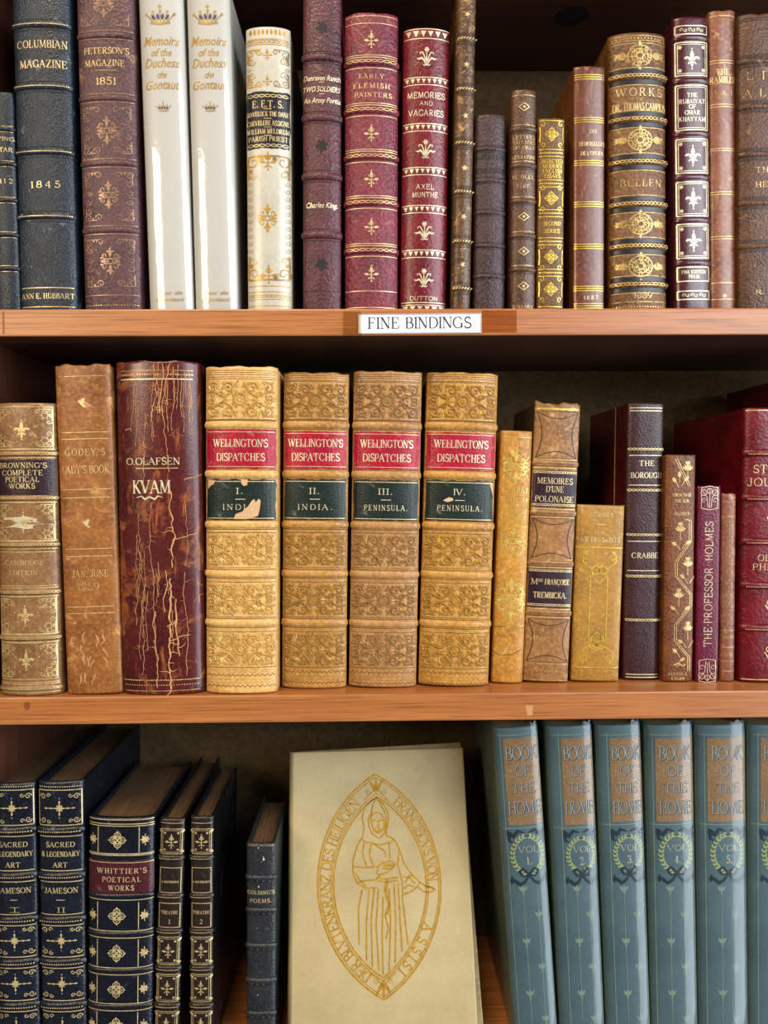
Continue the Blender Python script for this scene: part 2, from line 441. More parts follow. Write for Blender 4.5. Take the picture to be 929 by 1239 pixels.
        for i in range(len(ring)):
            j = (i+1) % len(ring); F.append((ring[j], ring[i], b+i, b+j))
        return link(name, V, F, mat, parent, False)
    def label(s, y0, y1, mat, inset=1.5, lift=.00035, edge=.0003, name='title_label', nv=6):
        hw = s.w/2-inset*s.k
        return s.grid(name, -hw, hw, s.v(y1), s.v(y0), lift, mat, s.root, edge=edge, nv=nv)
    def band(s, y, hpx=5, mat=None, raise_=.45, name='raised_band'):
        r = hpx*s.k/2; v0 = s.v(y); V = []; F = []; nu, na = 24, 8
        for i in range(nu+1):
            u = -s.w/2*.985*math.cos(PI*i/nu)
            for a in range(na+1):
                an = PI*a/na; V.append(s.surf(u, v0+r*math.cos(an)*1.15, r*raise_*2*math.sin(an)-.0001))
        for i in range(nu):
            for a in range(na):
                k = i*(na+1)+a; F.append((k, k+1, k+na+2, k+na+1))
        F.append(tuple(range(na+1))); F.append(tuple(range(nu*(na+1), nu*(na+1)+na+1))[::-1])
        o = link(name, V, F, mat or s.lm, s.spine, True); fix_normals(o); return o
    # ---- drawing on the spine, positions given by height on the spine
    def t(s, txt, y, w, h, mat=GOLD, dx=0, style='serif', bold=1.0, name='title_lettering', parent=None, lift=0, rot=0, track=.2):
        s.ink(name, mat, parent).text(txt, dx*s.k, s.v(y), w*s.k, h*s.k, style, bold, rot, lift, track)
    def rule(s, y, mat=GOLD, w=1.0, inset=1.5, name='gilt_tooling', lift=0, parent=None):
        hw = s.w/2-inset*s.k; s.ink(name, mat, parent).ribbon([(-hw, s.v(y)), (hw, s.v(y))], w*s.k, False, lift)
    def rope(s, y, mat=GOLD, h=2.6, pitch=4.5, inset=2, name='gilt_tooling', lift=0, w=.8, parent=None):
        hw = s.w/2-inset*s.k; v = s.v(y); n = max(2, int(2*hw/(pitch*s.k))); I = s.ink(name, mat, parent)
        for i in range(n):
            I.ring(-hw+(i+.5)*2*hw/n, v, hw/n*.95, w*s.k, lift, h/2*s.k, 10)
    def dots(s, y, mat=GOLD, r=.7, pitch=2.6, inset=2, name='gilt_tooling', lift=0, parent=None):
        hw = s.w/2-inset*s.k; v = s.v(y); n = max(2, int(2*hw/(pitch*s.k))); I = s.ink(name, mat, parent)
        for i in range(n): I.dot(-hw+(i+.5)*2*hw/n, v, r*s.k, lift, 6)
    def teeth(s, y, mat=GOLD, h=4, pitch=5, inset=2, name='gilt_tooling', lift=0):
        hw = s.w/2-inset*s.k; v = s.v(y); n = max(2, int(2*hw/(pitch*s.k))); I = s.ink(name, mat); d = 2*hw/n; hh = h*s.k/2
        for i in range(n):
            x = -hw+i*d; I.poly([(x+d*.12, v+hh), (x+d*.88, v+hh), (x+d*.5, v-hh)], lift)
    def draw(s, fn, y, size, mat=GOLD, dx=0, name='gilt_tooling', parent=None, **kw):
        fn(s.ink(name, mat, parent), dx*s.k, s.v(y), size*s.k, **kw)
    def script(s, txt, y, w, h, mat, shear=.35, dx=0, name='title_lettering', lift=0, parent=None, spacing=1.0):
        """sloping script or italic lettering"""
        cu = bpy.data.curves.new('lettering', 'FONT'); cu.body = txt; cu.shear = shear; cu.resolution_u = 2; cu.offset = .012; cu.space_character = spacing
        o = bpy.data.objects.new('lettering', cu); COL.objects.link(o); bpy.context.view_layer.update()
        me = o.to_mesh(); vs = [v.co.copy() for v in me.vertices]; fs = [tuple(p.vertices) for p in me.polygons]; o.to_mesh_clear()
        bpy.data.objects.remove(o); bpy.data.curves.remove(cu)
        if not vs: return
        x0, x1 = min(v.x for v in vs), max(v.x for v in vs); y0, y1 = min(v.y for v in vs), max(v.y for v in vs)
        I = s.ink(name, mat, parent); b = len(I.v); sx = w*s.k/(x1-x0); sy = h*s.k/.72; v0 = s.v(y)
        for v in vs: I.v.append(((v.x-(x0+x1)/2)*sx+dx*s.k, (v.y-.36)*sy+v0, lift))
        for f in fs: I.f.append(tuple(b+i for i in f))

# ---------------------------------------------------------------- gilt ornaments (I: Ink, centre, overall size)
def fleur(I, x, y, s):
    I.leaf(x, y-.05*s, PI/2, .55*s, .22*s); I.leaf(x, y-.08*s, -PI/2, .42*s, .16*s)
    for q in (-1, 1):
        I.leaf(x+q*.05*s, y-.05*s, PI/2-q*.95, .3*s, .13*s); I.leaf(x+q*.24*s, y+.12*s, PI/2-q*2.2, .24*s, .15*s)
        I.leaf(x+q*.04*s, y-.14*s, -PI/2+q*.9, .28*s, .1*s); I.dot(x+q*.4*s, y+.02*s, .05*s)
    I.ribbon([(x-.2*s, y-.07*s), (x+.2*s, y-.07*s)], .06*s); I.dot(x, y+.56*s, .05*s); I.dot(x, y-.56*s, .05*s)
def spray(I, x, y, s):
    """flower on a stem between two curling leaves"""
    for a in range(6): I.leaf(x, y+.33*s, PI*a/3, .15*s, .085*s)
    I.dot(x, y+.33*s, .04*s); I.ribbon([(x, y+.2*s), (x, y-.42*s)], .045*s); I.leaf(x, y-.3*s, PI/2, .36*s, .1*s)
    for q in (-1, 1):
        I.ribbon([(x+q*.05*s, y-.42*s), (x+q*.13*s, y-.2*s), (x+q*.24*s, y-.08*s), (x+q*.38*s, y-.14*s), (x+q*.5*s, y-.1*s)], [.03*s, .08*s, .11*s, .08*s, .02*s])
        I.ribbon([(x+q*.03*s, y-.3*s), (x+q*.12*s, y+.02*s), (x+q*.22*s, y+.2*s), (x+q*.34*s, y+.17*s), (x+q*.32*s, y+.08*s)], [.03*s, .055*s, .065*s, .06*s, .02*s])
        I.ribbon([(x, y-.42*s), (x+q*.1*s, y-.46*s), (x+q*.18*s, y-.4*s)], .045*s)
def thistle(I, x, y, s):
    """three buds on a short stalk"""
    I.leaf(x, y+.1*s, PI/2, .38*s, .2*s); I.dot(x, y+.52*s, .05*s)
    for q in (-1, 1):
        I.leaf(x+q*.15*s, y-.06*s, PI/2-q*1.45, .36*s, .17*s); I.ribbon([(x, y-.12*s), (x+q*.16*s, y-.06*s)], .05*s)
        I.ribbon([(x+q*.04*s, y+.1*s), (x+q*.15*s, y+.17*s), (x+q*.2*s, y+.28*s)], [.05*s, .06*s, .02*s])
        I.leaf(x+q*.03*s, y-.24*s, -PI/2+q*1.0, .26*s, .08*s)
    I.ribbon([(x, y+.1*s), (x, y-.46*s)], .055*s); I.dot(x, y-.5*s, .06*s)
def quatre(I, x, y, s):
    w = .055*s
    for a in range(4):
        an = a*PI/2; I.ring(x+.24*s*math.cos(an), y+.24*s*math.sin(an), .2*s, w, n=14); I.leaf(x+.42*s*math.cos(an), y+.42*s*math.sin(an), an, .12*s, .1*s)
    I.ring(x, y, .2*s, w, n=14); I.ribbon([(x-.34*s, y), (x, y+.34*s), (x+.34*s, y), (x, y-.34*s)], w, True)
    for q in range(4): I.dot(x+.1*s*math.cos(q*PI/2+.78), y+.1*s*math.sin(q*PI/2+.78), .045*s, 0, 6)
def diamond(I, x, y, s):
    I.poly([(x-.5*s, y), (x, y+.34*s), (x+.5*s, y), (x, y-.34*s)])
def lozenge(I, x, y, s):
    I.ribbon([(x-.5*s, y), (x, y+.36*s), (x+.5*s, y), (x, y-.36*s)], .08*s, True); I.dot(x, y, .13*s)
def stars(I, x, y, s): I.star(x, y, s/2, random.uniform(1.2, 2))
def curl(I, x, y, s, qx=1, qy=1, w=.07):
    """a corner scroll opening towards (-qx, -qy)"""
    I.spiral(x-qx*.2*s, y-qy*.2*s, .28*s, math.atan2(qy, qx), 1.1, w*s, dirn=-qx*qy)
    I.ribbon([(x, y-qy*.9*s), (x+qx*.02*s, y-qy*.4*s), (x, y)], w*s); I.ribbon([(x-qx*.9*s, y), (x-qx*.4*s, y+qy*.02*s), (x, y)], w*s)
    I.dot(x-qx*.55*s, y-qy*.1*s, .08*s); I.dot(x-qx*.1*s, y-qy*.55*s, .08*s)
def scroll_panel(I, u0, u1, v0, v1, w, ridge=0, dense=1.0):
    """a panel filled with mirrored scrollwork round a rosette"""
    cx, cy, W, H = (u0+u1)/2, (v0+v1)/2, u1-u0, v1-v0
    if not ridge: w *= 2.1
    rr = min(.13*H, .09*W); I.ring(cx, cy, rr*1.15, w, ridge=ridge)
    for a in range(8): I.leaf(cx, cy, a*PI/4, rr*.85, rr*.34, 0, ridge)
    for qx in (-1, 1):
        I.leaf(cx+qx*rr*1.5, cy, 0 if qx > 0 else PI, .16*W, .05*H, 0, ridge)
        for qy in (-1, 1):
            def S(x, y, r, a0, t, d): I.spiral(cx+qx*x*W, cy+qy*y*H, r*H, math.atan2(qy*math.sin(a0), qx*math.cos(a0)), t, w, 0, ridge, d*qx*qy)
            S(.17, .30, .155, .2, 1.4, 1); S(.40, .31, .15, 3.0, 1.5, -1); S(.42, .07, .10, 2.4, 1.3, 1); S(.285, .12, .10, 4.2, 1.2, -1)
            I.ribbon([(cx+qx*.06*W, cy+qy*.44*H), (cx+qx*.12*W, cy+qy*.2*H), (cx+qx*.24*W, cy+qy*.06*H), (cx+qx*.36*W, cy+qy*.18*H), (cx+qx*.47*W, cy+qy*.2*H)], w, False, 0, ridge)
            for k in range(5):
                a = PI/2+(k-2)*.42; I.leaf(cx+qx*.285*W, cy+qy*.24*H, math.atan2(qy*math.sin(a), qx*math.cos(a)), .2*H, .05*H, 0, ridge)
            for px_, py_ in ((.06, .2), (.1, .12), (.05, .34), (.13, .42), (.24, .42), (.46, .44), (.34, .44), (.48, .02), (.09, .03), (.47, .2), (.2, .02)):
                I.dot(cx+qx*px_*W, cy+qy*py_*H, .9*w, 0, 6, ridge*1.2)
def arabesque(I, x, y, s, ry=1.0):
    """a leafy diamond of little scrolls"""
    for a in range(4):
        an = a*PI/2+PI/2; L = .5*s*(ry if a % 2 == 0 else .72)
        I.leaf(x+.12*s*math.cos(an), y+.12*s*math.sin(an), an, L-.1*s, .13*s)
    for qx in (-1, 1):
        for qy in (-1, 1):
            I.spiral(x+qx*.2*s, y+qy*.2*s, .13*s, math.atan2(-qy, -qx), 1.1, .045*s, dirn=qx*qy); I.dot(x+qx*.34*s, y+qy*.12*s, .04*s); I.dot(x+qx*.1*s, y+qy*.36*s, .04*s)
    I.ring(x, y, .1*s, .04*s, n=12)
def medallion(I, x, y, s):
    """an oval filigree between two leafy tails"""
    w = .02*s
    I.ring(x, y, .23*s, w, ry=.2*s); I.ring(x, y, .16*s, w, ry=.13*s); I.ring(x, y, .06*s, w)
    for a in range(8):
        c, d = math.cos(a*PI/4), math.sin(a*PI/4)
        I.spiral(x+.19*s*c, y+.16*s*d, .05*s, a*PI/4, 1.2, w, dirn=1 if a % 2 else -1); I.spiral(x+.1*s*c, y+.085*s*d, .04*s, -a*PI/4, 1.1, w, dirn=-1 if a % 2 else 1)
    for q in (-1, 1):
        for k, (dx, sz) in enumerate(((.25, .13), (.30, .11), (.35, .09), (.40, .09))):
            I.leaf(x+q*dx*s, y, PI/2-q*.9, sz*s, .035*s); I.leaf(x+q*dx*s, y, -PI/2+q*.9, sz*s, .035*s); I.dot(x+q*(dx+.02)*s, y, .018*s)
        I.ribbon([(x+q*.22*s, y), (x+q*.48*s, y)], w)
        I.leaf(x, y+q*.2*s, q*PI/2, .08*s, .06*s)
def crosslet(I, x, y, s):
    """a flowery cross with long side spears"""
    for a in range(8): I.leaf(x, y, a*PI/4, (.3 if a % 2 == 0 else .22)*s, .09*s)
    for q in (-1, 1):
        I.ribbon([(x+q*.24*s, y), (x+q*.7*s, y)], .035*s); I.leaf(x+q*.6*s, y, 0 if q > 0 else PI, .18*s, .09*s); I.leaf(x, y+q*.22*s, q*PI/2, .18*s, .1*s); I.dot(x, y+q*.5*s, .03*s); I.dot(x+q*.42*s, y, .05*s)
    I.ring(x, y, .12*s, .04*s, n=12)
def crown(I, x, y, s):
    P = [(-.5, -.3), (-.46, .1)]
    I.ribbon([(x-.4*s, y-.3*s), (x, y-.36*s), (x+.4*s, y-.3*s)], .1*s)
    for i in range(5):
        q = i-2; a = PI/2-q*.38; px, py = x+q*.14*s, y-.26*s
        I.ribbon([(px, py), (px+.36*s*math.cos(a), py+.36*s*math.sin(a))], .06*s); I.dot(px+.42*s*math.cos(a), py+.42*s*math.sin(a), .06*s)
    I.ribbon([(x, y+.2*s), (x, y+.42*s)], .05*s); I.ribbon([(x-.08*s, y+.34*s), (x+.08*s, y+.34*s)], .04*s)
def crown_gems(I, x, y, s):
    for i in range(4):
        q = i-1.5; a = PI/2-q*.38; px, py = x+q*.15*s, y-.22*s; I.leaf(px, py, a, .3*s, .13*s)

# ---------------------------------------------------------------- the bookcase
OAK = wood('honey_wood', 'A0602F', 'B4743E', '744020', axis=0)
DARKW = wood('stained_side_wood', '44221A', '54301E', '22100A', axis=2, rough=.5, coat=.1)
UNDER = wood('shaded_underside', '3A1C12', '4A2618', '1E0E08', axis=0, rough=.5, coat=.1)
BACKM = plain('hardboard', '6A5638', .8, .2, .25, 220, .2)
case = empty('bookcase', (0, 0, Z_TOP3-.02)); tag(case, 'honey coloured wooden bookcase with three shelves holding all the books', 'bookcase')
def case_part(name, lo, hi, mat, bevel=.0012):
    o = box(name, lo, hi, mat, case, bevel); o.location = -case.location
    if name == 'shelf_board':                  # under-shelf shade put into a darker wood colour on the bottom faces
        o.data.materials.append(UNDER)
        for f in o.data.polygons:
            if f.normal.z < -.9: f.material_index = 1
    return o
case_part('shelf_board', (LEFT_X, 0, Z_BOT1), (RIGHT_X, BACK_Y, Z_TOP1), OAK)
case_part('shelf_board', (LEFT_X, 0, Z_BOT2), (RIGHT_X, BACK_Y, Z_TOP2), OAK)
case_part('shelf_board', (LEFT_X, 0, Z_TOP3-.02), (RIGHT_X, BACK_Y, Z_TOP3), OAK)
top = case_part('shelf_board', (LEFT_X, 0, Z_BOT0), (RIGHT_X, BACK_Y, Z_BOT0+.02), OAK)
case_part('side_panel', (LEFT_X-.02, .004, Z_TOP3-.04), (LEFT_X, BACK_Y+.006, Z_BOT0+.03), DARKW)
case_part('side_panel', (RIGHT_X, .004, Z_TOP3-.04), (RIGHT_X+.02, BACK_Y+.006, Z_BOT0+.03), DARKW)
case_part('back_panel', (LEFT_X, BACK_Y, Z_TOP3-.02), (RIGHT_X, BACK_Y+.006, Z_BOT0+.02), BACKM, 0)
# the top board's round hole: its inner shade painted as a flat dark disc
kp = Vector((0, 0, 0)); v = CD+CR*((691-464.5)/F_PX)-CU*((20-619.5)/F_PX); kp = v*(Z_BOT0/v.z)+Vector((0, -DIST, 0))
I = Ink(); I.dot(0, 0, .0135, 0, 28)
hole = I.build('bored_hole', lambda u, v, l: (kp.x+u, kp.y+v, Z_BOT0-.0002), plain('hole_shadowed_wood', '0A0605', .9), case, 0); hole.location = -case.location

# a pale patched chip and two dark knots in the lower board's edge
def mark(name, pts, mat):
    q = [at(x, y, 0) for x, y in pts]; I = Ink(); I.poly([(a.x, a.z) for a in q])
    o = I.build(name, lambda u, v, l: (u, -.00012, v), mat, case, 0); o.location = -case.location
mark('pale_chip', [(636, 853), (645, 853.5), (644, 860), (645, 865), (638, 866), (636.5, 860)], plain('pale_filler', 'C08A58', .6))
mark('wood_knot', [(29, 851), (33, 849), (37, 851), (36, 857), (32, 860), (29, 856)], plain('knot_wood', '8A4A24', .5))
mark('wood_knot', [(3, 377), (5, 376.5), (5.5, 404), (3.5, 404)], plain('knot_wood_dark', '8A5028', .5))

# typed card on the upper board and the tape that holds it
def front_pt(x, y, Y=0): return at(x, y, Y)
a, b = at(433, 380, 0), at(582, 403.5, 0)
card = empty('shelf_label', ((a.x+b.x)/2, -.0004, (a.z+b.z)/2)); tag(card, 'white typed card reading FINE BINDINGS taped to the upper shelf edge', 'shelf label')
cw, ch = (b.x-a.x)/2, (a.z-b.z)/2
ang = math.radians(-.25); card.rotation_euler = (0, ang, 0)
CARD = plain('white_card', 'E6ECF6', .4, .4, .02)
box('paper_card', (-cw, -.0003, -ch), (cw, .0003, ch), CARD, card, 0)
I = Ink(); k0 = DIST/F_PX
I.text('FINE', -43.5*k0, 1.0*k0, 37*k0, 13*k0, bold=.82, track=.16); I.text('BINDINGS', 22*k0, 1.0*k0, 78*k0, 13*k0, bold=.82, track=.14)
flat = lambda u, v, l: (u, -.0004-l, v)
I.build('typed_lettering', flat, plain('black_ink', '101014', .5), card)
I = Ink(); I.rect(-cw+.0005, -ch+.0004, cw-.0005, ch-.0004, .0004); I.build('card_border', flat, plain('grey_edge', '8E97A8', .5), card)
TAPE = film('clear_tape_film', (.93, .88, .78, 1), .12, .5, .06); YTAPE = film('aged_tape_film', (.92, .78, .52, 1), .2, .2, .05)
def tape(name, label, x0, x1, y0, y1, mat, Y):
    a, b = at(x0, y0, 0), at(x1, y1, 0); hx, hz = (b.x-a.x)/2, (a.z-b.z)/2
    o = box(name, (-hx, -.00008, -hz), (hx, .00008, hz), mat, None, 0); o.location = ((a.x+b.x)/2, Y, (a.z+b.z)/2)
    tag(o, label, 'tape'); return o
tape('clear_tape', 'clear glossy tape strip over the left end of the FINE BINDINGS card', 415, 437, 377, 407, TAPE, -.00095)
tape('yellowed_tape', 'yellowed tape strip on the shelf edge right of the FINE BINDINGS card', 583, 625, 375.5, 402.5, YTAPE, -.0002)

G1, G2, G3 = 'books on the top shelf', 'books on the middle shelf', 'books on the bottom shelf'
# ================================================================ TOP SHELF
# far left, cut by the frame
NAVY = leather('navy_grain_leather', '1C2733', '0E141C', '5A6672', .08, .36, 800, .3)
b = Book('short navy book at the left end of the top shelf beside COLUMBIAN MAGAZINE', 1, (-14, 17, 110, -4, 26, 374), .012, leather_m=NAVY, group=G1)
for y in (156, 198, 242, 284, 325): b.band(y, 5); b.rule(y+3.5, GOLDF, .7); b.rule(y-3.5, GOLDF, .7)
b.t('IRVING', 168, 26, 4, GOLD2, 1, bold=1.3); b.t('STAR', 181, 18, 5, GOLD2, 3, bold=1.3); b.t('8 I 2', 219, 16, 5, GOLD2, 3, bold=1.2); b.done()

COLU = leather('columbian_black_leather', '222C38', '121922', '6B7786', .08, .38, 650, .45, streak=.2)
b = Book('tall blue-black book lettered COLUMBIAN MAGAZINE 1845', 1, (13.5, 87, -24, 27.5, 94, 374), .010, .135, .13, leather_m=COLU, group=G1)
for y in (29, 104, 183, 261):
    b.band(y, 7, raise_=.3); b.dots(y+1, GOLD, .75, 1.9, 3, lift=.0022*.9); b.rule(y-6, BLIND, .8); b.rule(y+7, BLIND, .8)
b.t('COLUMBIAN', 53, 58, 8.5, GOLD, 1, bold=.95); b.t('MAGAZINE', 77, 54, 8.5, GOLD, 2, bold=1.15); b.t('1845', 223, 34, 7.5, GOLD, 1, bold=1.1, track=.45)
b.rule(348, GOLD, .9, 3); b.rule(371, GOLD2, .9, 3); b.t('ANN E. HUBBART', 358, 62, 6, GOLD, 0, bold=1.0); b.done()

PET = leather('peterson_brown_leather', '5A3A3E', '38242A', 'A5805E', .10, .40, 520, .5, wscale=70)
b = Book('tall worn purple-brown book lettered PETERSON\'S MAGAZINE 1851', 1, (92, 162, -30, 103.5, 172, 374), .009, .14, .12, leather_m=PET, group=G1, rag=.001)
FADE = gilt('bronzed_tooling', 'A88468', .2, metal=.3)
for y in (42, 118, 197, 278): b.band(y, 6, raise_=.28); b.rule(y-5, FADE, .8); b.rule(y+5, FADE, .8)
for y0, y1, yc in ((-22, 37, 4), (123, 192, 158), (202, 273, 236), (283, 353, 316)):
    b.draw(arabesque, yc, 32, FADE, ry=1.05)
    hw = b.w/2-6*b.k
    for qx in (-1, 1):
        for yy, qy in ((y0+7, 1), (y1-7, -1)):
            curl(b.ink('gilt_tooling', FADE), qx*hw, b.v(yy), 15*b.k, qx, qy); b.ink('gilt_tooling', FADE).spiral(qx*hw*.42, b.v(yy+qy*3), 4.5*b.k, 0 if qx > 0 else PI, 1.2, .9*b.k, dirn=qx)
        for yy in range(y0+20, y1-14, 11): b.ink('gilt_tooling', FADE).spiral(qx*hw*.9, b.v(yy), 4*b.k, PI if qx > 0 else 0, 1.2, .8*b.k, dirn=qx)
b.t("PETERSON'S", 61, 52, 7, GOLD2, 1, bold=1.0); b.t('MAGAZINE', 76, 46, 7, GOLD2, -1, bold=1.0); b.rule(85, GOLDF, .7, 18); b.t('1851', 98, 23, 8, GOLD2, 0, bold=1.1)
b.rule(357, FADE, .9); b.dots(369, GOLDF, .8, 3); b.done()

WHITE = plain('white_cloth', 'BFBDB6', .32, .5, .03, 40); WHITE2 = plain('white_cloth_side', 'BDB9AE', .4, .5, .03, 40)
FILM = film('clear_jacket_film', rough=.045, wrinkle=.22, fac=.07)
IVG = gilt('pale_script_gilt', 'C8A254', .05, metal=.3)
def jacket(b, over=.0012, mat=FILM, top=.002, sides=True):
    """clear plastic film wrapped round spine and boards, standing a little above the head"""
    V = []; F = []; nu, nv = 28, 24; hw = b.w/2; L = .0004
    path = []
    if sides: path += [(-hw-L, b.depth*f) for f in (1, .75, .5, .25, .08)]
    path += [(-hw*1.0*math.cos(PI*i/nu)*(1+L/hw), -(b.bulge+L)*math.sqrt(max(0, 1-abs(math.cos(PI*i/nu))**b.p))) for i in range(nu+1)]
    if sides: path += [(hw+L, b.depth*f) for f in (.08, .25, .5, .75, 1)]
    n = len(path)
    for j in range(nv+1):
        z = .001+(b.h+top-.001)*j/nv
        for i, (x, y) in enumerate(path):
            q = .0006*math.sin(i*1.7+j*.4)*(1 if j == nv else .12)
            V.append((x, y, z+(q*2 if j == nv else 0)))
    for j in range(nv):
        for i in range(n-1): F.append((j*n+i, j*n+i+1, (j+1)*n+i+1, (j+1)*n+i))
    return link('clear_jacket', V, F, mat, b.root, True)
for lab, px in (('tall white MEMOIRS OF THE DUCHESS DE GONTAUT volume beside the purple-brown book', (167, 222, -20, 182, 235, 374)),
                ('tall white MEMOIRS OF THE DUCHESS DE GONTAUT volume beside the vellum book', (224.5, 279, -20, 238, 288, 374))):
    b = Book(lab, 1, px, .010, .14, .16, 2.2, leather_m=WHITE, cover_m=WHITE2, group='white jacketed memoirs on the top shelf')
    b.draw(crown, 18, 29, IVG); b.draw(crown_gems, 18, 27, BLUEINK, name='blue_stamping')
    for t_, y, w, h in (('Memoirs', 49, 42, 11), ('of the', 63, 24, 9), ('Duchess', 75.5, 41, 11), ('de', 90, 11, 8), ('Gontaut', 102, 40, 11)): b.script(t_, y, w, h, IVG)
    b.draw(crown, 129, 15, IVG); b.draw(crown_gems, 129, 15, BLUEINK, name='blue_stamping')
    b.script('Duc de', 354, 30, 5, IVG); b.script('Gontaut', 362, 34, 5, IVG); jacket(b); b.done()

VEL = leather('ivory_vellum', 'C6C1B2', 'ADA898', None, 0, .26, 260, .06, scale=.5, coat=.4, speck=.25)
LBLK = leather('black_label_leather', '17161F', '0C0B12', '6A5A4A', .12, .3, 800, .2)
VG = gilt('vellum_gilt', 'CE9A36', .08)
VGF = gilt('vellum_faded_gilt', 'A0824C', .15)
b = Book('ivory vellum book with black E.E.T.S. label and gilt scrolls', 1, (296.5, 352.5, 31, 300.5, 353.5, 374), .011, .12, .2, leather_m=VEL, cover_m=leather('grey_vellum_side', '8E8470', '6C6454', None), group=G1)
l = b.label(111, 179, LBLK, 1.5, edge=.0005)
for t_, y, w, h in (('E. E.T. S.', 126, 36, 8), ('HAVELOCK THE DANE', 138, 48, 5.5), ('CHEVELERE ASSIGNE', 149, 49, 5.5), ('WILLIAM MELDRUM', 159, 49, 5.5), ('PARISH PRIEST', 168, 46, 5.5)): b.t(t_, y, w, h, GOLD, 0, bold=.95, parent=l, lift=.00035)
for y in (132, 143.5, 154, 164): b.rule(y, GOLD, .7, 22, name='label_gilding', lift=.00035, parent=l)
for y in (116, 176): b.rope(y, GOLD, 3, 6, 3, name='label_gilding', lift=.00035, parent=l)
I = b.ink('gilt_tooling', VG); J = b.ink('gilt_tooling', VGF)
for y in (47, 53.5, 346, 353, 362, 370): b.rule(y, VG, .8)
for y in (50, 358): b.rope(y, VG, 3, 5, 2)
for i in range(9): I.leaf((-20+5*i)*b.k, b.v(42), PI/2, 7*b.k, 3*b.k)
for y, qy in ((60, 1), (104, -1), (189, 1), (338, -1)):
    big = 30 if y > 150 else 18
    for qx in (-1, 1):
        curl(I if qx < 0 else J, qx*24*b.k, b.v(y), big*b.k, qx, qy); (I if qx < 0 else J).spiral(qx*19*b.k, b.v(y+qy*big*.75), 5*b.k, 0, 1.3, .9*b.k, dirn=qx); (I if qx < 0 else J).spiral(qx*10*b.k, b.v(y+qy*3), 4*b.k, 0, 1.3, .9*b.k, dirn=qx)
    b.draw(thistle, y+qy*6, 20 if y > 150 else 12, VG)
for y in list(range(212, 330, 9)):
    for qx in (-1, 1): (I if qx < 0 else J).spiral(qx*23*b.k, b.v(y), 3.4*b.k, PI if qx > 0 else 0, 1.2, .8*b.k, dirn=qx)
for y in range(66, 104, 8):
    for qx in (-1, 1): (I if qx < 0 else J).spiral(qx*23*b.k, b.v(y), 3*b.k, PI if qx > 0 else 0, 1.2, .8*b.k, dirn=qx)
b.draw(arabesque, 264, 30, VG, -1, ry=1.15); b.done()

PUR = leather('plum_grain_leather', '5A2C34', '381A22', '7A4C54', .08, .36, 520, .55)
b = Book('tall plum book lettered TWO SOLDIERS between the vellum book and red book', 1, (366, 413.5, -16, 366.5, 412.5, 374), .010, .13, .17, leather_m=PUR, group=G1)
for y in (69, 142, 213, 284): b.band(y, 8, raise_=.34); b.rule(y-7, BLIND, .8); b.rule(y+7, BLIND, .8)
b.script('Dunraven Ranch', 94, 44, 6.5, PALE, .3); b.rule(99.5, PALE, .7, 20); b.script('TWO SOLDIERS', 107.5, 44, 6.5, PALE, .3); b.rule(113.5, PALE, .7, 20); b.script('An Army Portia', 121, 44, 6.5, PALE, .3)
b.script('Charles King.', 248, 37, 6.5, PALE, .3)
for y in (33, 176, 320): b.draw(lambda I, x, y, s: [I.leaf(x, y, a, s*.6, s*.3) for a in (.3, 1.2, 2.1, 3.4, 4.7, 5.6)], y, 14, BLIND, name='blind_stamp')
b.rule(352, BLIND, .8); b.done()

RED1 = leather('crimson_grain_leather', '7A2836', '54182A', 'A06058', .07, .36, 420, .7)
b = Book('red pebbled book lettered EARLY FLEMISH PAINTERS', 1, (415.5, 483, 14, 418, 480.5, 374), .010, .13, .19, leather_m=RED1, group=G1, rag=.0006)
for y in (75, 133, 189, 245, 303):
    b.band(y, 7, raise_=.34); b.rope(y, GOLD2, 3, 6.5, 4, lift=.0019, w=.7); b.rule(y-8.5, GOLD, .8); b.rule(y-6, GOLD, .8); b.rule(y+7, GOLD, .8)
for y in (48, 161, 216, 274, 331): b.draw(thistle, y, 18, GOLD)
b.rule(19, GOLD, .7); b.rule(28, GOLD, .7); b.rule(352, GOLD, .8); b.rule(372, GOLD2, 1.2)
b.t('EARLY', 92, 30, 5, GOLD2, 0, track=.4); b.t('FLEMISH', 103.5, 43, 5.5, GOLD2, 0, track=.4, bold=1.2); b.t('PAINTERS', 114.5, 44, 5, GOLD2, 2, bold=1.2, track=.3); b.done()

RED2 = leather('red_morocco', '74101E', '4C0A18', '9C4048', .04, .30, 420, .35, coat=.15)
b = Book('bright red book lettered MEMORIES AND VAGARIES by AXEL MUNTHE', 1, (487, 545, 32, 484, 539, 374), .011, .12, .2, leather_m=RED2, group=G1)
for y in (98, 154, 207, 253, 307): b.rule(y-4.5, PALE, 1.1); b.rule(y+4.5, PALE, .9); b.teeth(y, PALE, 5.5, 6, 2)
b.rule(35, PALE, 1); b.rule(46.5, PALE, 1.1); b.teeth(41, PALE, 7, 7.5, 2); b.rule(366, PALE, 1); b.rule(369, PALE, .8); b.teeth(373, PALE, 5, 7.5, 2)
for y in (68, 180, 279, 336): b.draw(spray, y, 24, PALE)
for t_, y, w, h in (('MEMORIES', 115, 44, 7), ('AND', 125, 15, 5), ('VAGARIES', 136.5, 41, 7), ('AXEL', 226, 21, 6), ('MUNTHE', 235.5, 30, 6), ('DUTTON', 361, 33, 5)): b.t(t_, y, w, h, PALE, 0, 'sans', 1.05)
b.done()

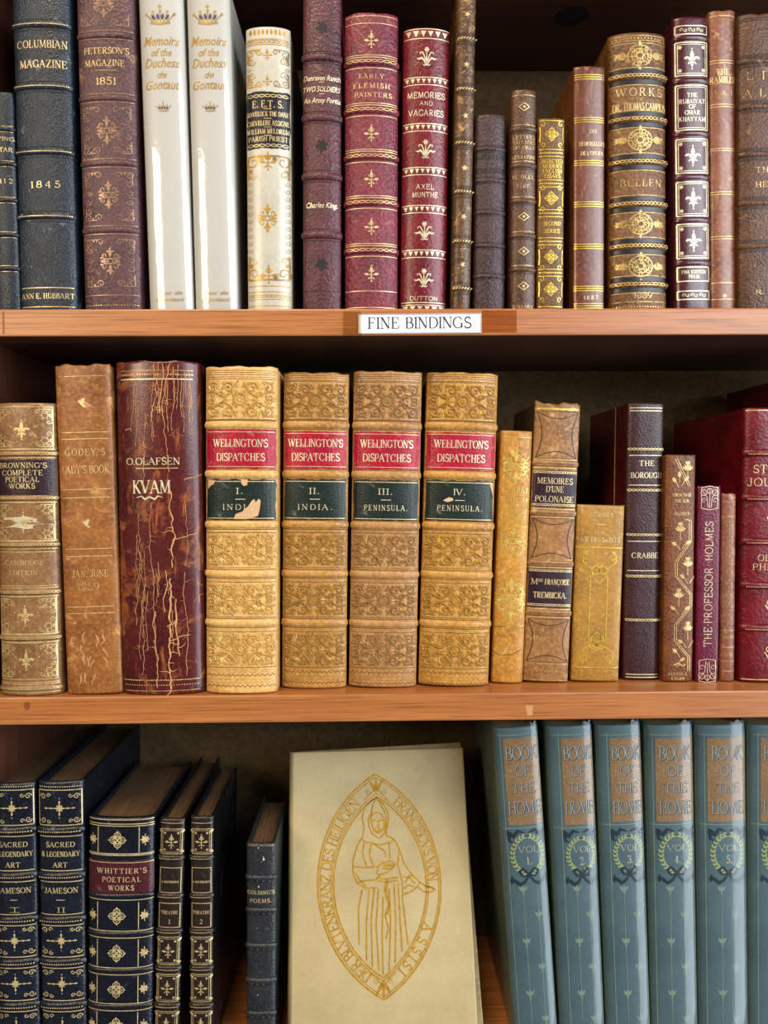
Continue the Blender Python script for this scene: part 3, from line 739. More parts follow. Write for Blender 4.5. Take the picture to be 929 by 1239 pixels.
TAN1 = leather('star_book_calf', '604228', '3A281A', 'AC8458', .2, .3, 500, .3, wscale=120)
b = Book('tall narrow brown book with gilt stars down its spine', 1, (552, 577, -22, 545.5, 568, 374), .008, .12, .26, leather_m=TAN1, group=G1)
for y in (47, 108, 173, 232, 292, 349):
    b.band(y, 6, raise_=.22)
    for d in (-7, -5, 5, 7): b.rule(y+d, BLIND, .8)
    for i in range(7): b.ink('gilt_tooling', GOLD2).leaf((-9+3*i)*b.k, b.v(y)-1.5*b.k, .9, 4*b.k, 1.1*b.k, .0014)
for y in (17, 78, 140, 203, 262, 320): b.draw(stars, y, 8, GOLD2, 1)
b.done()

IMI = leather('grey_brown_grain', '422A2C', '281A1C', '5A4246', .06, .4, 480, .55)
b = Book('short dark grey-brown book lettered IMITATION behind the star book', 1, (573, 612.5, 137, 571.5, 610.5, 374), .014, .10, .2, leather_m=IMI, group=G1)
for y in (180, 218, 257, 297, 334): b.band(y, 4.5, raise_=.3); b.rule(y+4, BLIND, .9); b.rule(y-4, BLIND, .7)
b.t('IMITATION', 189.5, 32, 5.5, BLIND, 0, bold=1.5); b.rule(198, BLIND, .7, 14); b.t('JESUS CHRIST', 206.5, 35, 5.5, BLIND, 0, bold=1.5); b.done()

SB = leather('ribbed_brown_calf', '5A3A24', '3A2416', '926A48', .10, .34, 620, .4, coat=.1)
b = Book('short narrow brown book with gilt diamonds and faint title', 1, (617, 649, 107, 616.5, 647, 374), .010, .10, .22, leather_m=SB, group=G1)
for y in (156, 200, 243, 285, 326): b.band(y, 5, raise_=.32); b.rule(y-5, GOLDF, .8); b.rule(y+4.5, BLIND, 1)
for y in (129, 262, 304, 346): b.draw(lozenge, y, 13, GOLD2)
for t_, y, w in (('LETTERS', 166, 26), ('BALLADES', 172, 27), ('TREASURY', 178.5, 27), ('OF', 184, 7), ('LITERATURE', 190, 27), ('H. BELL', 214, 26), ('EDIT.', 225, 17)): b.t(t_, y, w, 4, GOLDF, 0, bold=1.3)
b.rule(115, GOLDF, .9); b.t('LIBRARY', 371, 24, 4, GOLDF, bold=1.2); b.done()

SEL = leather('olive_gold_calf', '6E4A20', '4A3016', 'A07A3C', .12, .36, 600, .3)
b = Book('short golden-brown book lettered SELECTED MODERN ENGLISH ESSAYS', 1, (650.5, 683, 142, 648.5, 681.5, 374), .010, .10, .12, 3, leather_m=SEL, group=G1)
for y in (185, 222, 258, 292, 330):
    b.rule(y-4.2, YG, .8); b.rule(y+4.2, YG, .8); b.dots(y, YG, 1.0, 2.3, 2)
for y in (162.5, 240, 311, 350):
    b.draw(quatre, y, 16, YG); hw = b.w/2-2*b.k
    for qx in (-1, 1):
        for qy in (-1, 1): b.ink('gilt_tooling', YG).spiral(qx*(hw-3*b.k), b.v(y)+qy*12*b.k, 3.4*b.k, PI/2*qy, 1, 1*b.k, dirn=qx*qy)
        b.ink('gilt_tooling', YG).ribbon([(qx*hw, b.v(y)+9*b.k), (qx*(hw-.6*b.k), b.v(y)), (qx*hw, b.v(y)-9*b.k)], .9*b.k)
for t_, y, w in (('SELECTED', 195, 25), ('MODERN', 201, 23), ('ENGLISH', 207, 23), ('ESSAYS', 213, 19), ('SECOND', 270.5, 20), ('SERIES', 279.5, 18)): b.t(t_, y, w, 4.5, YG, 1, bold=1.1)
b.rule(146, YG, .9); b.rule(371, YG, .9); b.done()

DEM = leather('chestnut_calf', '6E4030', '4E2A1E', 'B08060', .10, .26, 260, .12, coat=.35, streak=.5)
DEMC = leather('amber_calf_side', '7A4418', '54300F', 'A87038', .1, .3, 300, .15, coat=.2)
b = Book('smooth chestnut book with triple gilt lines lettered DEMOISELLES 1887', 1, (693, 731.5, 79, 692.5, 730.5, 374), .010, .125, .11, 2.6, leather_m=DEM, cover_m=DEMC, group=G1)
for y in (93, 145, 197, 247, 298, 349, 370):
    for d in (-2.7, 0, 2.7): b.rule(y+d, YG, .8, 1)
b.t('CES', 159, 8, 4, GOLD, 4, bold=1.1); b.t('DEMOISELLES', 174, 31, 4.6, GOLD, 3, bold=1.1); b.t("DE L'OPERA", 185.5, 27, 4.6, GOLD, 3, bold=1.1); b.t('1887', 360, 17, 4.5, GOLD, 2, bold=1.2, track=.6); b.done()

WRK = leather('campion_brown_morocco', '744C28', '4A2F18', 'A07A44', .10, .34, 330, .8)
WBAND = plain('dark_band', '1E1A20', .35, .5)
WG = gilt('campion_gilt', 'D8B468', .3)
b = Book('thick brown book lettered WORKS OF DR. THOMAS CAMPION, BULLEN 1889', 1, (733.5, 804.5, 38, 736.5, 805, 374), .010, .13, .2, leather_m=WRK, group=G1)
for y in (92, 144, 195.5, 246.5, 297.5, 344):
    b.band(y, 6.5, raise_=.34, mat=WRK); b.rope(y, WG, 3.2, 4.5, 2, lift=.0018, w=1.0); 
    for d in (-6.5, 6.5):
        hw = b.w/2-1.2*b.k; b.ink('dark_banding', WBAND).ribbon([(-hw, b.v(y+d)), (hw, b.v(y+d))], 5*b.k, step=.0008)
    b.rule(y-10.5, WG, .8); b.rule(y+10.5, WG, .8)
for y in (67, 169, 271, 322): b.draw(medallion, y, 62, WG)
b.t('WORKS', 111, 54, 9, GOLD2, 0, track=.4, bold=.8); b.t('OF', 120, 8, 4, WG, 0); b.t('DR. THOMAS CAMPION', 128.5, 64, 8.5, GOLD2, 1, bold=.8, track=.16); b.t('BULLEN', 221, 49, 8, WG, 1, track=.35, bold=.95); b.t('1889', 357, 22, 7, WG, 2, bold=1)
for y in (43, 49, 52, 352, 365): b.rule(y, WG, .7)
b.dots(46, WG, 1, 4); b.dots(371, WG, 1, 3.2); b.done()

RUB = leather('burgundy_smooth_leather', '4A1822', '340E18', '7A3A40', .03, .26, 700, .12, coat=.4)
b = Book('burgundy book with gilt frames lettered THE RUBAIYAT OF OMAR KHAYYAM', 1, (811, 856, 19, 816, 858, 374), .010, .13, .16, 2.6, leather_m=RUB, group=G1)
for y in (45, 97, 161, 214, 266, 318): b.band(y, 6, raise_=.22)
hw = b.w/2-2.5*b.k; I = b.ink('gilt_tooling', PALE)
for y0, y1 in ((31, 41), (51, 91), (103, 157), (168, 209), (220, 261), (271, 312), (323, 340), (352, 362)):
    I.rect(-hw, b.v(y1), hw, b.v(y0), 1.3*b.k)
    if y1-y0 > 20: I.rect(-hw+2.4*b.k, b.v(y1-2.4), hw-2.4*b.k, b.v(y0+2.4), .8*b.k)
for y0, y1 in ((51, 91), (168, 209), (220, 261), (271, 312)):
    b.draw(fleur, (y0+y1)/2, 21, PALE)
    for qx in (-1, 1):
        for yy in (y0+6, y1-6):
            for a in range(3): I.leaf(qx*(hw-5*b.k), b.v(yy), a*PI/3, 2.6*b.k, 1.6*b.k); I.leaf(qx*(hw-5*b.k), b.v(yy), PI+a*PI/3, 2.6*b.k, 1.6*b.k)
for y in (36, 357):
    for i in range(6): b.ink('gilt_tooling', PALE).spiral((-12.5+5*i)*b.k, b.v(y), 2.4*b.k, i*PI, 1, .8*b.k)
for t_, y, w in (('THE', 115, 12), ('RUBAIYAT', 122.5, 31), ('OF', 129, 8), ('OMAR', 136, 18), ('KHAYYAM', 144, 31)): b.t(t_, y, w, 5, PALE, 0, bold=1.25)
b.t('FINE EDITION', 329, 29, 3.8, PALE, 0, bold=1.3); b.t('PRESS', 334.5, 13, 3.8, PALE, 0, bold=1.3); b.done()

RAM = leather('tan_calf', '8A5840', '62382A', 'C09A74', .14, .30, 300, .14, coat=.2, streak=.45)
b = Book('tall tan calf book lettered THE RAMBLER', 1, (855, 889.5, 11, 858.5, 889.5, 374), .016, .12, .17, leather_m=RAM, group=G1, rag=.0008)
for y in (19, 73, 76, 126, 129, 179.5, 182, 232, 235, 286, 289, 342, 362): b.rule(y, GOLD2, .8, 1)
b.t('THE', 87, 16, 7, GOLD2, -1, bold=1.1); b.t('RAMBLER', 96.5, 30, 7.5, GOLD2, 0, bold=1.1); b.t('VOL. I.', 112, 22, 5, GOLDF, 1, bold=1.2); b.draw(stars, 358, 6, GOLD2); b.done()

LIB = leather('umber_leather', '5A3822', '3A2214', '8A643E', .10, .38, 560, .5)
b = Book('wide umber book lettered HENRY cut off at the right end of the top shelf', 1, (891.5, 962, 15, 891.5, 962, 374), .010, .13, .12, 2.6, leather_m=LIB, group=G1, rag=.001)
for y in (73, 128, 186, 245, 297):
    b.band(y, 6, raise_=.3)
    for d in (-7, -5, 5, 7): b.rule(y+d, BLIND, .8)
b.t('LIFE', 91, 56, 9, WG, 1, track=.9, bold=.8); b.t('ALAN', 112, 60, 9, WG, 0, track=.9, bold=.8); b.t('THE', 205, 22, 6, WG, -6); b.t('HENRY', 223, 40, 6, WG, 3); b.t('R. GR', 353, 34, 5, WG, 0); b.rule(24, BLIND, .9); b.rule(21, BLIND, .9); b.done()

# ================================================================ MIDDLE SHELF
BRW = leather('browning_tan_calf', '8A6440', '6A4A30', 'B89468', .12, .32, 420, .3, coat=.15)
BRL = leather('browning_label_leather', '2C1A22', '1C1016', '5A4048', .08, .35, 700, .25)
BG = gilt('browning_gilt', 'E6C888', .1)
b = Book("tan calf book lettered BROWNING'S COMPLETE POETICAL WORKS", 2, (-3, 69, 487, 2, 78, 840), .002, .12, .2, leather_m=BRW, group=G2)
l = b.label(556, 599, BRL, 2, edge=.0002)
for t_, y, w in (("BROWNING'S", 563, 56), ('COMPLETE', 572, 48), ('POETICAL', 580, 40), ('WORKS', 588, 30)): b.t(t_, y, w, 6, GOLD, -2, bold=1.15, parent=l, lift=.00035)
for y in (548.6, 602.5, 659, 716.5, 772, 833):
    b.band(y, 6, raise_=.3); b.rope(y, BG, 2.4, 3.4, 1, lift=.0015, w=.8); b.rule(y-5, BG, 1); b.rule(y+5, BG, .9)
for y0, y1, yc in ((492, 543, 520), (608, 655, 632), (722, 768, 745), (778, 822, 799)):
    hw = b.w/2-3.5*b.k; I = b.ink('gilt_tooling', BG); I.rect(-hw, b.v(y1), hw, b.v(y0), .9*b.k)
    b.draw(fleur, yc, 21, BG, -1)
    for q in (-1, 1): I.ribbon([(0, b.v(yc)+2*b.k), (q*9*b.k, b.v(yc)+1*b.k)], 1.1*b.k); I.dot(q*14*b.k, b.v(yc)+4*b.k, 1*b.k)
    for qx in (-1, 1):
        for yy, qy in ((y0+3, 1), (y1-3, -1)):
            x0, v0 = qx*hw*.97, b.v(yy)
            curl(I, x0, v0, 15*b.k, qx, qy, .07); I.ring(x0-qx*7*b.k, v0-qy*7*b.k, 3.4*b.k, .9*b.k, n=12)
            for a in range(6): I.dot(x0-qx*7*b.k+5*b.k*math.cos(a*PI/3), v0-qy*7*b.k+5*b.k*math.sin(a*PI/3), .8*b.k, 0, 5)
            I.spiral(x0-qx*15*b.k, v0-qy*3.4*b.k, 3*b.k, 0, 1.2, .9*b.k, dirn=qx*qy); I.spiral(x0-qx*3*b.k, v0-qy*15*b.k, 3*b.k, 0, 1.2, .9*b.k, dirn=-qx*qy)
b.t('CAMBRIDGE', 681, 46, 5.5, BG, -2); b.t('EDITION', 693, 34, 5.5, BG, -3); b.rule(668, BG, .8, 3); b.rule(709, BG, .8, 3); b.rule(826, BG, .8)
# the pale abrasion across the second panel
I = b.ink('abraded_patch', plain('scuffed_hide', 'CDBFA0', .7)); P = []
for i in range(24):
    a = 2*PI*i/24; r = 1+random.uniform(-.3, .35); P.append(((-6+29*math.cos(a)*r)*b.k, b.v(633)+6.5*math.sin(a)*b.k*r))
I.poly(P, .0001); b.done()

GOD = leather('godey_russet_calf', '96602F', '6E4222', 'C08C58', .20, .38, 260, .35, scale=.8, wscale=60)
b = Book("tall russet book lettered GODEY'S LADY'S BOOK JAN. JUNE 1859", 2, (66.5, 134, 441, 82, 149, 838), .004, .135, .09, 2.8, leather_m=GOD, group=G2, rag=.0012)
for y in (455, 523, 531, 592, 602, 664, 673, 734, 742): b.rule(y, GOLD2 if y > 460 else GOLDF, .9, 5)
b.t("GODEY'S", 547, 47, 7.5, GOLD2, 0, track=.35, bold=.85); b.t("LADY'S BOOK", 568, 56, 9, GOLD2, 0, bold=.75); b.t('JAN. JUNE', 694, 43, 8, GOLD2, 1, bold=.85); b.t('1859.', 709.5, 30, 9, GOLDF, 0, bold=.9)
for y in (487, 633): b.draw(lambda I, x, y, s: [I.leaf(x-.1*s, y-.3*s, 1.2, s*.8, s*.45), I.leaf(x, y-.1*s, 2.4, s*.5, s*.3), I.dot(x+.2*s, y+.3*s, s*.15), I.leaf(x, y-.2*s, -.6, s*.5, s*.25)], y, 12, GOLD, -1)
for i in range(16):
    x = random.uniform(-14, 14); y = random.uniform(760, 820); P = [(x*b.k, b.v(y))]
    for q in range(4): P.append((P[-1][0]+random.uniform(-3, 3)*b.k, P[-1][1]-random.uniform(2, 5)*b.k))
    b.ink('peeled_leather', plain('peeled_hide', 'BE8A58', .8) if 'peeled_hide' not in bpy.data.materials else bpy.data.materials['peeled_hide']).ribbon(P, [.6*b.k, 2.6*b.k, 2*b.k, 1.6*b.k, .5*b.k])
b.done()

KV = leather('kvam_oxblood_leather', '541C1C', '321012', '94542E', .26, .26, 700, .09, coat=.25, scale=.5, streak=.7, wscale=26)
CRK = plain('cracked_hide', 'CE9664', .8)
b = Book('very thick oxblood book with cracked leather lettered O. OLAFSEN KVAM', 2, (138, 246, 440, 151, 247, 840), .0015, .135, .17, 2.2, leather_m=KV, group=G2, rag=.0008, top_y=436)
b.rule(458.5, PALE, 1.4, 8); b.dots(453, GOLDF, 1.2, 3, 7); b.rule(448, GOLDF, .6, 7); b.rule(823, GOLDF, 1.2, 5); b.dots(829, GOLDF, .9, 3, 6); b.rule(836, GOLDF, .8, 6)
b.t('O.OLAFSEN', 558, 64, 8, PALE, -5, bold=1.1, track=.14); b.rule(566.5, GOLD2, 1, 26)
b.t('KVAM', 589, 45, 15, PALE, -7, bold=1.0, track=.1)
for q in (-1, 1): b.ink('gilt_tooling', PALE).ribbon([((-9)*b.k, b.v(601)), ((-9+q*6)*b.k, b.v(604)), ((-9+q*10)*b.k, b.v(600)), ((-9+q*16)*b.k, b.v(602))], [2*b.k, 2.4*b.k, 1.4*b.k, .6*b.k])
def crack(x, y0, y1, w, wob=2.0, branch=.25):
    P = []; W = []; y = y0
    while y < y1:
        P.append((b.u(x, y), b.v(y))); W.append(w*random.uniform(.4, 1.3)*b.k); y += random.uniform(2.5, 6); x += random.uniform(-wob, wob)
        if random.random() < branch:
            q = random.choice((-1, 1)); xx, yy = x, y; B = []
            for _ in range(random.randint(2, 5)): B.append((b.u(xx, yy), b.v(yy))); xx += q*random.uniform(1, 5); yy += random.uniform(-3, 3.5)
            if len(B) > 1: b.ink('leather_cracks', CRK).ribbon(B, [w*.6*b.k*(1-i/len(B)) for i in range(len(B))], lift=.0001)
    if len(P) > 1: b.ink('leather_cracks', CRK).ribbon(P, W, lift=.0001)
crack(205, 590, 690, 1.5, 2.4); crack(200, 690, 745, 1.2); crack(206, 700, 838, 2.0, 2.2); crack(188, 740, 835, 1.3, 1.6); crack(213, 725, 800, 1.8, 1.2); crack(187, 440, 530, .9); crack(196, 440, 500, 1.2, 1.4); crack(206, 438, 575, .9)
for _ in range(16): crack(random.uniform(160, 238), random.uniform(438, 470), random.uniform(480, 545), .6, 1.2, .1)
for _ in range(14): crack(random.uniform(158, 240), random.uniform(600, 740), random.uniform(680, 835), .55, 1.2, .15)
crack(236, 700, 735, 1, .8); crack(176, 500, 600, .8, 1.3); crack(168, 620, 760, .6, 1.5)
for x, y, n in ((222, 580, 6), (208, 654, 8), (150, 520, 3), (205, 775, 7)):
    P = [(b.u(x+i*4, y-i*1.1+random.uniform(-1, 1)), b.v(y-i*1.1+random.uniform(-1, 1))) for i in range(n)]; b.ink('leather_cracks', CRK).ribbon(P, .9*b.k, lift=.0001)
b.done()

# ---- the four matching volumes
WTAN = [leather('wellington_calf_one', 'D2A866', 'B88848', 'E0C290', .12, .34, 360, .35), leather('wellington_calf_two', 'B48648', '906430', '6E4824', .10, .34, 360, .35),
        leather('wellington_calf_three', 'B08450', '906338', '6E4A2A', .08, .36, 360, .35), leather('wellington_calf_four', 'BC8C46', '9A6A2E', '8A5A2A', .10, .34, 360, .35)]
WRED = leather('scarlet_label_leather', 'A8142F', '8A0E26', 'C46A6E', .10, .34, 700, .2)
WGRN = leather('green_label_leather', '1B2822', '111A18', '55605A', .08, .34, 700, .15)
WREL = [gilt('tooled_gilt_one', 'E6C070', .1, metal=.25), gilt('tooled_gilt_two', 'C89A48', .25, metal=.25), gilt('tooled_gilt_three', 'BE9254', .3, metal=.2), gilt('tooled_gilt_four', 'D2A444', .15, metal=.3)]
WSH = [plain('tooled_ground_%d' % i, c, .6) for i, c in enumerate(('BE9048', '936A32', '8E683C', '9E7030'))]
BARE = plain('bare_calf', 'D9AE82', .7); WDK = plain('tooled_groove', '6A4420', .7)
wpx = [(248.5, 337, 443, 250, 336, 839), (343, 423, 450.5, 341, 419, 832), (427.5, 511, 449, 421.5, 503.5, 832), (515.5, 603.5, 450.5, 506, 590, 831.5)]
wY = (.002, .0145, .015, .016)
wnum = ('I.', 'II.', 'III.', 'IV.'); wsub = ('INDIA.', 'INDIA.', 'PENINSULA.', 'PENINSULA.'); wsw = (42, 41, 52, 54)
wlab = ["WELLINGTON'S DISPATCHES volume I INDIA with chipped green label", "WELLINGTON'S DISPATCHES volume II INDIA with intact green label", "WELLINGTON'S DISPATCHES volume III PENINSULA in darker tan calf", "WELLINGTON'S DISPATCHES volume IV PENINSULA in golden calf"]
for i in range(4):
    px = wpx[i]; dy = (0, 0, 1, 1.5)[i]
    b = Book('tan calf '+wlab[i], 2, px, wY[i], .135, .15, 2.4, leather_m=WTAN[i], pages_m=PAGES, group='matching tan calf dispatches volumes', rag=.0007)
    l1 = b.label(520+dy+(2 if i else 0), 567+dy, WRED, 2, edge=.0004); l2 = b.label(580+dy, 629+dy, WGRN, 2.5, edge=.0004, name='volume_label')
    c = b.xc(545)-((px[0]+px[1])/2+(px[2]+px[3])/2)/2
    b.t("WELLINGTON'S", 536+dy, 64 if i != 2 else 62, 9, PALE, 0, bold=.98, parent=l1, lift=.00035, track=.14); b.t('DISPATCHES', 553+dy, 57, 9, PALE, 0, bold=.95, parent=l1, lift=.00035, track=.16)
    b.t(wnum[i], 594+dy, (8, 12, 17, 14)[i], 7, PALE, -1, bold=1.1, parent=l2, lift=.00035); b.t(wsub[i], 613.5+dy, wsw[i], 6.5, PALE, 0, bold=.95, parent=l2, lift=.00035, track=.4)
    b.ink('label_gilding', PALE, l2).ribbon([(-6*b.k, b.v(604+dy)), (6*b.k, b.v(604+dy))], .9*b.k, lift=.00035)
    for y in (522.5+(2 if i else 0), 564.5): b.rule(y+dy, GOLD, .7, 3.5, 'label_gilding', .00035, l1)
    for y in (582.5, 627): b.rule(y+dy, GOLD, .9, 4, 'label_gilding', .00035, l2)
    for y in (514, 573.5, 635, 694.5, 754): b.band(y+dy, 7.5, raise_=.3)
    for y in (514, 573.5, 635, 694.5, 754):
        for d in (-5.5, 5.5): b.rule(y+dy+d, WDK, .8, 1.5, 'dark_tooling')
        for d in (-8, 8): b.rule(y+dy+d, WREL[i], .9, 1.5)
    hw = b.w/2-2.5*b.k; R = b.ink('tooled_scrollwork', WREL[i])
    for y0, y1 in ((460+ (3 if i else 0), 506), (646, 685), (706, 745), (766, 806)):
        y0 += dy; y1 += dy; scroll_panel(b.ink('tooled_ground', WSH[i]), -hw, hw, b.v(y1), b.v(y0), 1.25*b.k); scroll_panel(R, -hw, hw, b.v(y1), b.v(y0), 1.25*b.k, .0007)
        D = b.ink('dark_tooling', WDK); rr = random.Random(i*9+int(y0))
        for _ in range(46): D.dot(rr.uniform(-hw, hw), b.v(rr.uniform(y0, y1)), rr.uniform(.5, 1.0)*b.k, 0, 5)
        b.rule(y0-1.5, WDK, .6, 2, 'dark_tooling'); b.rule(y1+1.5, WDK, .6, 2, 'dark_tooling')
    for y in (447, 449.5, 452, 455): b.rule(y+dy+(5 if i else 1), WDK, .5, 2, 'dark_tooling')
    for y in (810, 813, 822, 826): b.rule(y+dy-(4 if i else 0), WREL[i], .8, 2)
    for y in (817, 830):
        y += dy-(4 if i else 0); b.ink('dark_tooling', WDK).ribbon([(-hw+q*hw/14, b.v(y)+(1.3*b.k if q % 2 else -1.3*b.k)) for q in range(29)], .8*b.k)
    if i == 0:     # leather chipped off the green label
        I = b.ink('label_chip', BARE, l2)
        for P in ([(283, 628), (285, 622), (291, 621), (297, 615), (300, 613), (305, 605), (308, 604), (309, 608), (313, 603), (315, 606), (314, 616), (312, 624), (306, 626), (298, 628)],
                  [(292, 580), (292, 585), (295, 588), (299, 587), (300, 580)], [(251, 581), (251, 592), (254, 588), (258, 586), (260, 581)], [(331, 580), (333, 586), (335, 592), (335, 580)]):
            I.poly([(b.u(x, y), b.v(y)) for x, y in P], .0004)
    if i == 3:
        b.ink('label_chip', BARE, l2).poly([(b.u(x, y), b.v(y)) for x, y in ((536, 606), (543, 602), (548, 603), (548, 606), (541, 608))], .0004)
        b.ink('label_chip', BARE, l2).poly([(b.u(x, y), b.v(y)) for x, y in ((592, 582), (597, 584), (597, 600), (594, 590))], .0004)
    b.done()

CLA = leather('clarke_yellow_calf', 'B98638', '94642A', 'D4AC66', .14, .32, 300, .2)
CLG = gilt('clarke_gilt', 'E6C466', .1, metal=.35)
b = Book('narrow yellow-tan book lettered CLARKE leaning against the fourth dispatches volume', 2, (605.5, 644, 521, 593.5, 632, 828), .0245, .11, .17, 2.4, leather_m=CLA, group=G2)
for y in (529, 637, 757): b.rule(y, CLG, .8)
for yc, s in ((565, 40), (655, 32), (725, 52)):
    b.draw(arabesque, yc, s*.95, CLG, ry=1.1); hw = b.w/2-3*b.k
    for qx in (-1, 1):
        for d in (-1, 1): b.ink('gilt_tooling', CLG).spiral(qx*hw*.6, b.v(yc+d*s*.32), 5.5*b.k, 0 if qx > 0 else PI, 1.4, 1*b.k, dirn=d*qx); b.ink('gilt_tooling', CLG).spiral(qx*hw*.75, b.v(yc+d*s*.1), 4*b.k, 0, 1.2, .9*b.k, dirn=d)
for q in range(13): b.ink('gilt_tooling', CLG).dot(b.w*.42*math.cos(PI*q/12), b.v(583)+9*b.k*math.sin(PI*q/12), .6*b.k, 0, 5)
b.t('CLARKE', 593, 32, 6.5, CLG, 1, bold=1.1); b.rule(599, CLG, .7, 8); b.t('COLLECTION', 605, 34, 5.5, CLG, 1); b.t('DE', 612, 8, 4, CLG); b.t('RELIGIEUSE', 619, 31, 5, CLG); b.t('ANECDOTES', 627, 34, 5, CLG)
I = b.ink('scratches', BARE); I.ribbon([(b.u(604, 797), b.v(797)), (b.u(611, 788), b.v(788)), (b.u(617, 778), b.v(778))], [.4*b.k, 1.6*b.k, .5*b.k])
D = b.ink('dark_tooling', WDK); D.ribbon([(b.u(595, 787), b.v(787)), (b.u(604, 793), b.v(793)), (b.u(618, 792), b.v(792)), (b.u(631, 786), b.v(786))], .8*b.k); D.ribbon([(b.u(597, 760), b.v(760)), (b.u(612, 757), b.v(757)), (b.u(630, 757), b.v(757))], .8*b.k); b.done()

MEM = leather('memoires_brown_calf', '9A6E40', '6E4A2A', 'C09A6A', .16, .34, 280, .3, scale=.9)
ML = leather('memoires_label_leather', '2E1622', '1E0E18', '5A4048', .06, .35, 700, .2)
b = Book("brown calf book lettered MEMOIRES D'UNE POLONAISE, TREMBICKA, A PARIS", 2, (645, 704, 488, 633, 685, 827), .026, .085, .10, 2.8, leather_m=MEM, cover_m=leather('dark_marbled_side', '2C2018', '18110E', '4A3A2C', .2), group=G2, rag=.0022)
l = b.label(569, 614, ML, 1.5, edge=.0003); l2 = b.label(688, 735, ML, 1.5, edge=.0003, name='author_label')
for t_, y, w in (('MEMOIRES', 582, 42), ("D'UNE", 592, 21), ('POLONAISE', 604, 46)): b.t(t_, y, w, 7, GOLD, 0, bold=.95, parent=l, lift=.00035)
b.t('M', 704, 7, 6.5, GOLD, -19.5, bold=1.0, parent=l2, lift=.00035); b.t('ME', 702.5, 6, 3.4, GOLD, -12, bold=1.1, parent=l2, lift=.00035); b.t('FRANÇOISE', 704, 30, 6.5, GOLD, 8, bold=.95, parent=l2, lift=.00035); b.t('TREMBICKA.', 720, 40, 7, GOLD, 0, bold=1.05, parent=l2, lift=.00035)
for y, L in ((571.5, l), (611, l), (690.5, l2), (732, l2)): b.rope(y, GOLD, 2.4, 3.4, 2, 'label_gilding', .00035, .8, L)
for y in (561, 621, 682, 742):
    b.band(y, 6.5, raise_=.25); b.rule(y-5, GOLD2, .9); b.rule(y+5, GOLD2, .9); b.rule(y, WDK, .6, 3, 'dark_tooling', .0012)
hw = b.w/2-3*b.k; D = b.ink('dark_tooling', plain('burnished_frame', '4E301C', .5))
for y0, y1 in ((499, 554), (628, 676), (750, 800)):
    n = 12; va, vb = b.v(y1), b.v(y0); H = vb-va
    for (ax, ay), (bx, by), (ox, oy) in (((-hw, va), (hw, va), (0, .14)), ((-hw, vb), (hw, vb), (0, -.14)), ((-hw, va), (-hw, vb), (.13, 0)), ((hw, va), (hw, vb), (-.13, 0))):
        D.ribbon([(ax+(bx-ax)*i/n+ox*2*hw*math.sin(PI*i/n), ay+(by-ay)*i/n+oy*H*math.sin(PI*i/n)) for i in range(n+1)], 1.1*b.k)
    b.rule(y0-1, WDK, .7, 2, 'dark_tooling'); b.rule(y1+1, WDK, .7, 2, 'dark_tooling')
b.rule(495, YG, 2.2, 3); b.rule(803, GOLDF, .8); b.t('A PARIS', 810, 34, 5, GOLDF, 0); b.t('1841', 818, 20, 5, GOLDF, -2); b.rule(823, GOLDF, .8); b.done()

SAI = leather('saints_ochre_calf', 'A67A34', '84602A', 'C4A064', .10, .36, 320, .2)
b = Book('short ochre book lettered LA VIE DES SAINTS with looping gilt line frame', 2, (698, 755, 611, 689.5, 748.5, 826), .027, .10, .07, 4, leather_m=SAI, group=G2)
b.t('J. GROSSET', 623, 29, 4, GOLD, 0, bold=1.2); b.rule(634.5, GOLD, 1, 24); b.t('LA', 645, 7, 4.5, GOLD, 0, bold=1.2); b.t('VIE DES SAINTS', 653, 47, 5.5, GOLD, 0); b.rule(662.5, YG, 1.1, 0); b.rule(807.5, YG, 1.1, 0)
I = b.ink('gilt_tooling', YG); k = b.k; w1 = 1.25*k; vt, vm = b.v(690), b.v(780)
for q in (-1, 1):
    I.ribbon([(q*10.5*k, vt-6*k), (q*10.5*k, vm+6*k)], w1)
    for v0, d in ((vt, 1), (vm, -1)):
        I.ring(q*4.6*k, v0, 4.8*k, w1); I.spiral(q*15*k, v0+d*17*k, 6*k, PI/2*d, 1.4, w1, dirn=-q*d, r1=.15)
        I.ribbon([(q*9*k, v0+1*d*k), (q*14*k, v0+5*d*k), (q*20*k, v0+10*d*k), (q*20.5*k, v0+16*d*k), (q*15*k, v0+23*d*k)], w1)
        I.ribbon([(q*9.5*k, v0), (q*7*k, v0-9*d*k), (0, v0-16*d*k)], w1); I.ribbon([(q*2*k, v0+3*k*d), (q*4*k, v0+8*d*k), (0, v0+4*d*k)] if d > 0 else [(0, v0-8*k), (q*5*k, v0-1*k)], w1)
    I.ring(0, vm+9*k, 5*k, w1, ry=9*k)
b.done()

BOR = leather('borough_purple_morocco', '3C2022', '281416', '5A3E40', .04, .36, 620, .3, coat=.05)
BORS = leather('borough_red_side', '52101A', '380A12', None, 0, .32, 500, .25)
b = Book('tall dark purple half-leather book lettered THE BOROUGH by CRABBE', 2, (757.5, 803, 487, 752.5, 797, 824), .031, .098, .14, 3, leather_m=BOR, cover_m=BORS, group=G2)
for y in (543.5, 593, 647, 697, 750):
    b.band(y, 4, raise_=.3); b.rope(y, GOLD, 2.4, 4, 2, lift=.001, w=.9)
for y in (493.5, 497, 551, 587, 655, 690.5, 816, 819.5): b.rule(y, PALE, 1, 3)
for t_, y, w, h in (('THE', 560.5, 18, 6), ('BOROUGH', 575, 37, 6.5), ('CRABBE', 672, 32, 6.5)): b.t(t_, y, w, h, PALE, 1, bold=1.15)
box('cover_rule', (-b.w/2-.00025, .026, .001), (-b.w/2+.0002, .0267, b.h-.001), GOLD2, b.root, 0); b.done()

